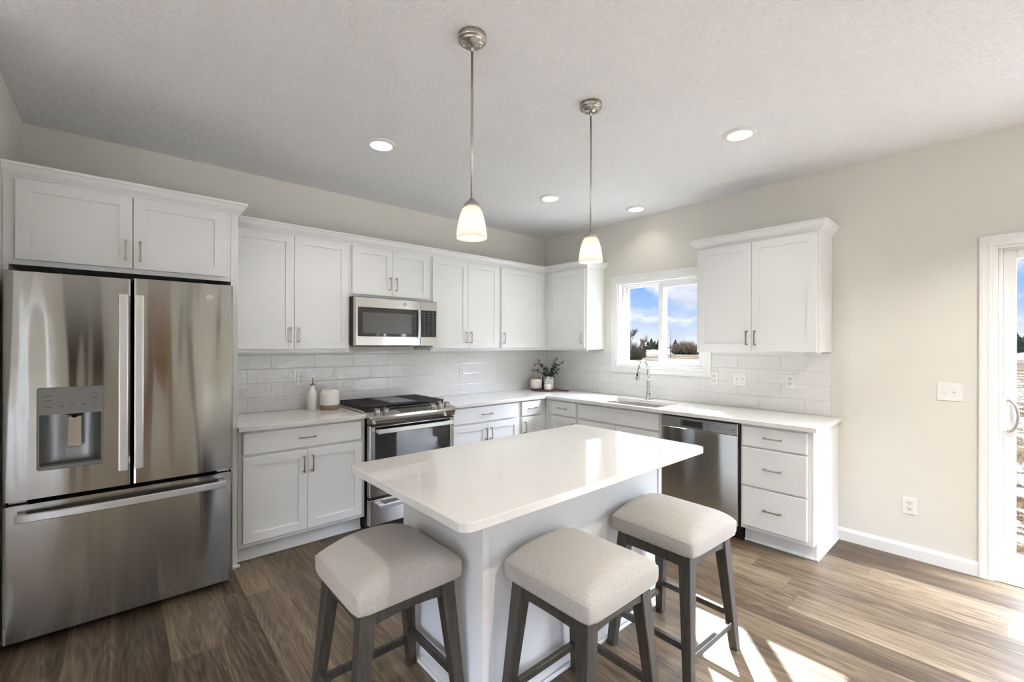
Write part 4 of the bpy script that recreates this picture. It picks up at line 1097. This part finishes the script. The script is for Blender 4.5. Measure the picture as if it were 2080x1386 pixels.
plate('white outlet low on the bare wall near the baseboard', 'wall_outlet', -3.421, .350)

# ------------------------------------------------------------ counter accessories
t = thing('oil_bottle', 'slim white ceramic oil bottle with metal spout', 'bottle', (-2.820, -.115, CT))
b = newbm(); lathe(b, [(0, .0005), (.037, .0005), (.0395, .004), (.0395, .115), (.038, .13), (.030, .152), (.021, .170), (.017, .182), (.0165, .198), (0, .198)], 36); obj('bottle_body', b, CERAM, t)
b = newbm(); lathe(b, [(0, .1982), (.0165, .1982), (.0165, .206), (.008, .208), (0, .208)], 24); obj('stopper', b, COPPER, t)
b = newbm(); tube(b, [(0, 0, .206), (0, 0, .235), (.003, 0, .256)], [.004, .0035, .0028], 10); obj('spout', b, COPPER, t)
t = thing('utensil_crock', 'white ceramic crock with an unglazed brown base', 'crock', (-2.705, -.185, CT))
b = newbm(); lathe(b, [(0, .0385), (.0722, .0385), (.0725, .042), (.0725, .130), (.070, .142), (.064, .152), (.062, .158), (.064, .164), (.0605, .166), (.058, .160), (.060, .150), (.066, .140), (.068, .05), (0, .05)], 44); obj('crock_body', b, CERAM, t)
b = newbm(); lathe(b, [(0, .0005), (.070, .0005), (.072, .003), (.0725, .010), (.0725, .038), (0, .038)], 44); obj('clay_base', b, CLAY, t, 'raw brown clay base')

bc = Vector((-.262, -.262, CT))
t = thing('cutting_board', 'round dark walnut serving board with a long handle in the corner', 'board', bc)
b = newbm(); lathe(b, [(0, .0005), (.155, .0005), (.166, .004), (.168, .010), (.164, .014), (0, .014)], 56); obj('board_disc', b, BOARD, t)
b = newbm(); hd_ = Vector((.10, -.25, 0)).normalized(); pr_ = Vector((-hd_.y, hd_.x, 0)); L = []
for s, w2 in ((.150, .030), (.175, .018), (.21, .015), (.275, .016), (.288, .010)):
    c = hd_*s; L.append([tuple(c-pr_*w2+Vector((0, 0, .002))), tuple(c+pr_*w2+Vector((0, 0, .002))), tuple(c+pr_*w2+Vector((0, 0, .0125))), tuple(c-pr_*w2+Vector((0, 0, .0125)))])
loft(b, L); obj('board_handle', b, BOARD, t)
ZBD = CT+.0145
t = thing('ceramic_jar', 'round white ceramic jar with brown wooden lid on the board', 'jar', (-.318, -.170, ZBD))
b = newbm(); lathe(b, [(0, .0003), (.056, .0003), (.064, .006), (.067, .020), (.067, .088), (.062, .104), (.053, .112), (.051, .116), (0, .116)], 44); obj('jar_body', b, CERAM, t)
b = newbm(); lathe(b, [(0, .1162), (.053, .1162), (.055, .119), (.055, .129), (.052, .132), (0, .132)], 40); obj('lid', b, CORKW, t)
t = thing('wooden_pestle', 'dark brown wooden pestle standing between the jar and the vase', 'pestle', (-.225, -.188, ZBD))
b = newbm(); lathe(b, [(0, .0003), (.016, .0003), (.019, .006), (.019, .030), (.013, .05), (.010, .07), (.008, .11), (.009, .125), (0, .130)], 20); obj('pestle_body', b, BOARD, t)
t = thing('ribbed_vase', 'tall ribbed white vase holding the eucalyptus', 'vase', (-.196, -.262, ZBD))
b = newbm(); tmp = bmesh.new(); rings = []; n = 72
for (rr_, z) in ((.050, .0003), (.053, .003), (.054, .02), (.054, .10), (.051, .125), (.047, .138), (.046, .146), (.043, .146), (.043, .12), (.046, .05)):
    rings.append([tmp.verts.new(((rr_+(.0012 if (k % 4) < 2 else -.0006)*(1 if .01 < z < .13 else 0))*math.cos(2*PI*k/n), (rr_+(.0012 if (k % 4) < 2 else -.0006)*(1 if .01 < z < .13 else 0))*math.sin(2*PI*k/n), z)) for k in range(n)])
for A_, B_ in zip(rings, rings[1:]):
    for k in range(n): tmp.faces.new((A_[k], A_[(k+1) % n], B_[(k+1) % n], B_[k])).smooth = True
tmp.faces.new(list(reversed(rings[0]))); tmp.faces.new(rings[-1]); bmesh.ops.recalc_face_normals(tmp, faces=tmp.faces); merge(b, tmp)
obj('vase_body', b, CERAM, t)
# small round emblem facing the room
b = newbm(); em = Matrix.Translation((-.0540*.66, -.0540*.75, .072)) @ Matrix.Rotation(-0.7208, 4, 'Z') @ Matrix.Rotation(PI/2, 4, 'X')
lathe(b, [(.0085, 0), (.0105, 0), (.0105, .0022), (.0085, .0022), (.0085, 0)], 24, mat=em); obj('emblem', b, GREYM, t, 'small grey ring mark')
t = thing('small_canister', 'small white ceramic canister in front of the vase', 'canister', (-.296, -.338, ZBD))
b = newbm(); lathe(b, [(0, .0003), (.040, .0003), (.044, .005), (.045, .015), (.045, .052), (.040, .064), (.030, .070), (0, .071)], 40); cb = obj('canister_body', b, CERAM, t)
b = newbm(); lathe(b, [(0, 0), (.007, 0), (.009, .006), (.006, .012), (0, .013)], 16, 0, 0, .0712); obj('lid_knob', b, CERAM, t)
b = newbm(); tube(b, [(-.012, .008, .070), (-.016, .012, .082), (-.030, .024, .088)], .0035, 8); obj('spoon_handle', b, CERAM, t)
# eucalyptus
vb = Vector((-.196, -.262, ZBD+.10))
rightv = Vector((.751, -.66, 0)); fwd = Vector((.66, .751, 0))
t = thing('eucalyptus_bouquet', 'green eucalyptus branches spreading out of the ribbed vase', 'plant', vb)
branches = [  # end point in (right, up, toward-wall), bend
    ((-.175, .095, -.01), .02), ((-.150, .15, .0), .05), ((-.125, .195, -.03), .03), ((-.085, .14, .03), .03), ((-.04, .12, -.05), .02),
    ((.05, .165, -.02), .03), ((.085, .215, -.01), .03), ((.075, .15, -.05), .02), ((.150, .190, -.03), .03), ((.10, .11, -.06), .01), ((-.06, .07, -.07), .01), ((.03, .08, -.08), .01)]
for (e_, bend) in branches:
    end = rightv*e_[0]*1.12+Vector((0, 0, e_[1]*1.12))+fwd*e_[2]
    pts = []
    for k in range(9):
        s = k/8; p = Vector((0, 0, 0)).lerp(end, s); p.z += math.sin(PI*s)*bend*1.2+(.02*s); pts.append(p)
    b = newbm(); tube(b, pts, [.0016]*9, 6); st = obj('stem', b, STEM, t)
    b = newbm()
    for k in (1, 2, 3, 4, 5, 6, 7, 8):
        for sd in (-1, 1):
            p = pts[k]; tg = (pts[k]-pts[k-1]).normalized()
            rad = .0235*(1.08-.075*k)*random.uniform(.85, 1.15)
            ax_ = (tg.cross(Vector((random.uniform(-1, 1), random.uniform(-1, 1), random.uniform(-.3, .3))))).normalized()*sd
            nrm = (tg*.8+Vector((random.uniform(-.6, .6), random.uniform(-.6, .6), random.uniform(-.2, .8)))).normalized()
            ax_ = (ax_-nrm*ax_.dot(nrm)).normalized(); bt = nrm.cross(ax_)
            c = p+ax_*rad*.95; n = 10
            tmp = bmesh.new(); cc = tmp.verts.new(c+nrm*.0022)
            rim = [tmp.verts.new(c+(ax_*math.cos(2*PI*i/n)*1.0+bt*math.sin(2*PI*i/n)*.86)*rad) for i in range(n)]
            for i in range(n): tmp.faces.new((cc, rim[i], rim[(i+1) % n])).smooth = True
            cd_ = tmp.verts.new(c+nrm*.0012)
            for i in range(n): tmp.faces.new((cd_, rim[(i+1) % n], rim[i])).smooth = True
            merge(b, tmp)
    lv = obj('leaf', b, LEAF, st); lv['kind'] = 'stuff'

# ------------------------------------------------------------ outdoors
GZ = -0.50
b = newbm(); tmp = bmesh.new()
N = 60; gv = []
for i in range(N+1):
    row = []
    for j in range(N+1):
        x = .6+ (i/N)**2.2*900; y = -700+1400*j/N
        row.append(tmp.verts.new((x, y, GZ+ (0.0 if x < 25 else .012*(x-25)**.9*math.sin(x*.02+y*.006)*.12))))
    gv.append(row)
for i in range(N):
    for j in range(N): tmp.faces.new((gv[i][j], gv[i+1][j], gv[i+1][j+1], gv[i][j+1]))
bmesh.ops.recalc_face_normals(tmp, faces=tmp.faces); merge(b, tmp)
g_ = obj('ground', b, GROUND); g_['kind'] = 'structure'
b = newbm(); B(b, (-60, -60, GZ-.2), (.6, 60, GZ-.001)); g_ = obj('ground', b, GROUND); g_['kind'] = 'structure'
b = newbm(); B(b, (WT+.0005, YR-.3, GZ), (WT+.04, WT, -.13)); B(b, (XW, YR-.3, GZ), (XW+.04, 0, -.13)); structure('trim_1', b, SIDING)
CAMP = Vector((-3.9977, -3.8918, 1.4287))
def spot(u, D):   # point on the ground seen at image column u, at depth D
    dd_ = d+r0*(u-U0)/F
    p = CAMP+dd_*D; return Vector((p.x, p.y, GZ))
def bare_tree(name, label, u, D, height, spread, seed, cat='tree', mat=TWIG, depth=6, dens=1.0, group=None, trunk=.12):
    rnd = random.Random(seed); p0 = spot(u, D)
    t = thing(name, label, cat, p0, 0, group)
    bt, bb = newbm(), newbm()
    def grow(bm2, p, dr__, L, rad, lev):
        q = p+dr__*L
        tube(bm2 if lev < depth-1 or True else bm2, [p, (p+q)/2+Vector((rnd.uniform(-1, 1), rnd.uniform(-1, 1), 0))*L*.05, q], [rad, rad*.9, rad*.75], 4, cap=False)
        if lev <= 0: return
        for k in range(3 if rnd.random() < dens else 2):
            a = rnd.uniform(0, 2*PI); tl_ = rnd.uniform(.25, .75)*spread
            nd = (dr__+Vector((math.cos(a)*tl_, math.sin(a)*tl_, rnd.uniform(-.1, .25)))).normalized()
            grow(bb, p+(q-p)*rnd.uniform(.55, 1.0), nd, L*rnd.uniform(.62, .82), rad*.66, lev-1)
    grow(bt, Vector((0, 0, 0)), Vector((0, 0, 1)), height*.33, trunk, depth-1)
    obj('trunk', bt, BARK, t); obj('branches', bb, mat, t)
    return t
def conifer(label, u, D, height, seed, group='evergreens on the horizon', mat=NEEDLE):
    rnd = random.Random(seed); p0 = spot(u, D); t = thing('evergreen_tree', label, 'tree', p0, 0, group)
    b = newbm(); tube(b, [(0, 0, 0), (0, 0, height*.95)], [height*.025, .02], 6); obj('trunk', b, BARK, t)
    b = newbm(); tmp = bmesh.new()
    for k in range(16):
        z = height*(.08+.9*k/16); R_ = height*.40*(1-(k/16.5)**1.5)
        for a_i in range(15):
            a = rnd.uniform(0, 2*PI); l_ = R_*rnd.uniform(.7, 1.15); w2 = height*.045
            c_ = Vector((math.cos(a), math.sin(a), 0)); s_v = Vector((-c_.y, c_.x, 0))
            v1 = tmp.verts.new(Vector((0, 0, z+height*.04))); v2 = tmp.verts.new(c_*l_*.6+s_v*w2+Vector((0, 0, z))); v3 = tmp.verts.new(c_*l_+Vector((0, 0, z-height*.03))); v4 = tmp.verts.new(c_*l_*.6-s_v*w2+Vector((0, 0, z)))
            v5 = tmp.verts.new(c_*l_*.6+Vector((0, 0, z-height*.05)))
            tmp.faces.new((v1, v2, v3, v4)); tmp.faces.new((v1, v5, v3))
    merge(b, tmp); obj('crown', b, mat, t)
def brush(name, label, u, D, w2, h2, seed, mat=BRUSHM, cat='bush', group=None, n=420):
    rnd = random.Random(seed); p0 = spot(u, D); t = thing(name, label, cat, p0, 0, group)
    b = newbm(); tmp = bmesh.new()
    for k in range(n):
        a = rnd.uniform(0, 2*PI); rr_ = math.sqrt(rnd.random())*w2; top = h2*math.sqrt(max(.05, 1-(rr_/w2)**2))*rnd.uniform(.55, 1.05)
        base_ = Vector((rr_*.55*math.cos(a), rr_*.55*math.sin(a), 0)); tip = Vector((rr_*math.cos(a), rr_*math.sin(a), top))
        mid = base_.lerp(tip, .6)+Vector((rnd.uniform(-1, 1), rnd.uniform(-1, 1), 0))*w2*.08
        ww = w2*.012
        s_v = Vector((rnd.uniform(-1, 1), rnd.uniform(-1, 1), 0)).normalized()*ww
        vs = [tmp.verts.new(base_-s_v), tmp.verts.new(base_+s_v), tmp.verts.new(mid+s_v), tmp.verts.new(mid-s_v), tmp.verts.new(tip)]
        tmp.faces.new((vs[0], vs[1], vs[2], vs[3])); tmp.faces.new((vs[3], vs[2], vs[4]))
        for _ in range(2):
            q = base_.lerp(tip, rnd.uniform(.4, .95)); e2 = q+Vector((rnd.uniform(-1, 1), rnd.uniform(-1, 1), rnd.uniform(.2, 1)))*w2*.16
            v1, v2, v3 = tmp.verts.new(q-s_v*.7), tmp.verts.new(q+s_v*.7), tmp.verts.new(e2); tmp.faces.new((v1, v2, v3))
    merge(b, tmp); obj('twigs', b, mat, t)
    return t
# through the kitchen window
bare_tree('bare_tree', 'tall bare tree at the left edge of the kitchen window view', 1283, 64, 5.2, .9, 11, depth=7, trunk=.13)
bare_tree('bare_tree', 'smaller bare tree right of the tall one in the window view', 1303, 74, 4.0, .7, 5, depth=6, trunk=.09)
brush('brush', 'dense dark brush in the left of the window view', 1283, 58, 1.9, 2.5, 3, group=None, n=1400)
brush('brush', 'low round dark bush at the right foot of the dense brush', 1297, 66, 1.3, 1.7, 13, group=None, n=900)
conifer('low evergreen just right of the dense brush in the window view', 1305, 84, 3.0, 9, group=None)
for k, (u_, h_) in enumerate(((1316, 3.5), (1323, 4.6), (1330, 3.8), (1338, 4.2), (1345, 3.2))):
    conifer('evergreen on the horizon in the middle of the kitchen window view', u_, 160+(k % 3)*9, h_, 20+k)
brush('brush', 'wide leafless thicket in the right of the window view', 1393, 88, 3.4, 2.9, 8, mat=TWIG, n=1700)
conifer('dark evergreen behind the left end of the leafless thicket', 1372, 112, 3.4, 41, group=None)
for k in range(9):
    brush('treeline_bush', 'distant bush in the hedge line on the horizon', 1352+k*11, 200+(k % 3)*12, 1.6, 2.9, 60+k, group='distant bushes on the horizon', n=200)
t = thing('sapling', 'thin dead sapling with bent side twigs standing alone in the field', 'tree', spot(1362, 66))
b = newbm(); tube(b, [(0, 0, 0), (.03, 0, 2.2), (0, 0, 4.4)], [.045, .035, .012], 6); obj('trunk', b, BARK, t)
b = newbm()
sv = Vector((.751, -.66, 0))
for (z, s, l_) in ((3.3, -1, .62), (2.75, -1, .3), (3.55, 1, .45), (2.95, 1, .75), (3.9, 1, .15)):
    tube(b, [Vector((0, 0, z)), Vector((0, 0, z+.02))+sv*s*l_*.55, Vector((0, 0, z+.16*(1 if s > 0 else -.2)))+sv*s*l_], [.022, .016, .006], 5)
obj('branch', b, BARK, t)
# through the patio door
for k in range(7):
    conifer('dark evergreen in the treeline seen through the patio door', 2046+k*9, 104+k*6, 4.6+(k % 3)*.6, 80+k, group='evergreens beyond the patio door')
rnd = random.Random(4)
b = newbm(); tmp = bmesh.new()
for k in range(420):
    u_ = rnd.uniform(2046, 2100); D = rnd.uniform(4.5, 26)
    p = spot(u_, D)+Vector((0, 0, 0))
    for m_ in range(16):
        q = p+Vector((rnd.gauss(0, .14), rnd.gauss(0, .14), 0)); h_ = rnd.uniform(.04, .16); tip = q+Vector((rnd.uniform(-.1, .1), rnd.uniform(-.1, .1), h_)); s_v = Vector((rnd.uniform(-1, 1), rnd.uniform(-1, 1), 0)).normalized()*.004
        tmp.faces.new((tmp.verts.new(q-s_v), tmp.verts.new(q+s_v), tmp.verts.new(tip)))
merge(b, tmp)
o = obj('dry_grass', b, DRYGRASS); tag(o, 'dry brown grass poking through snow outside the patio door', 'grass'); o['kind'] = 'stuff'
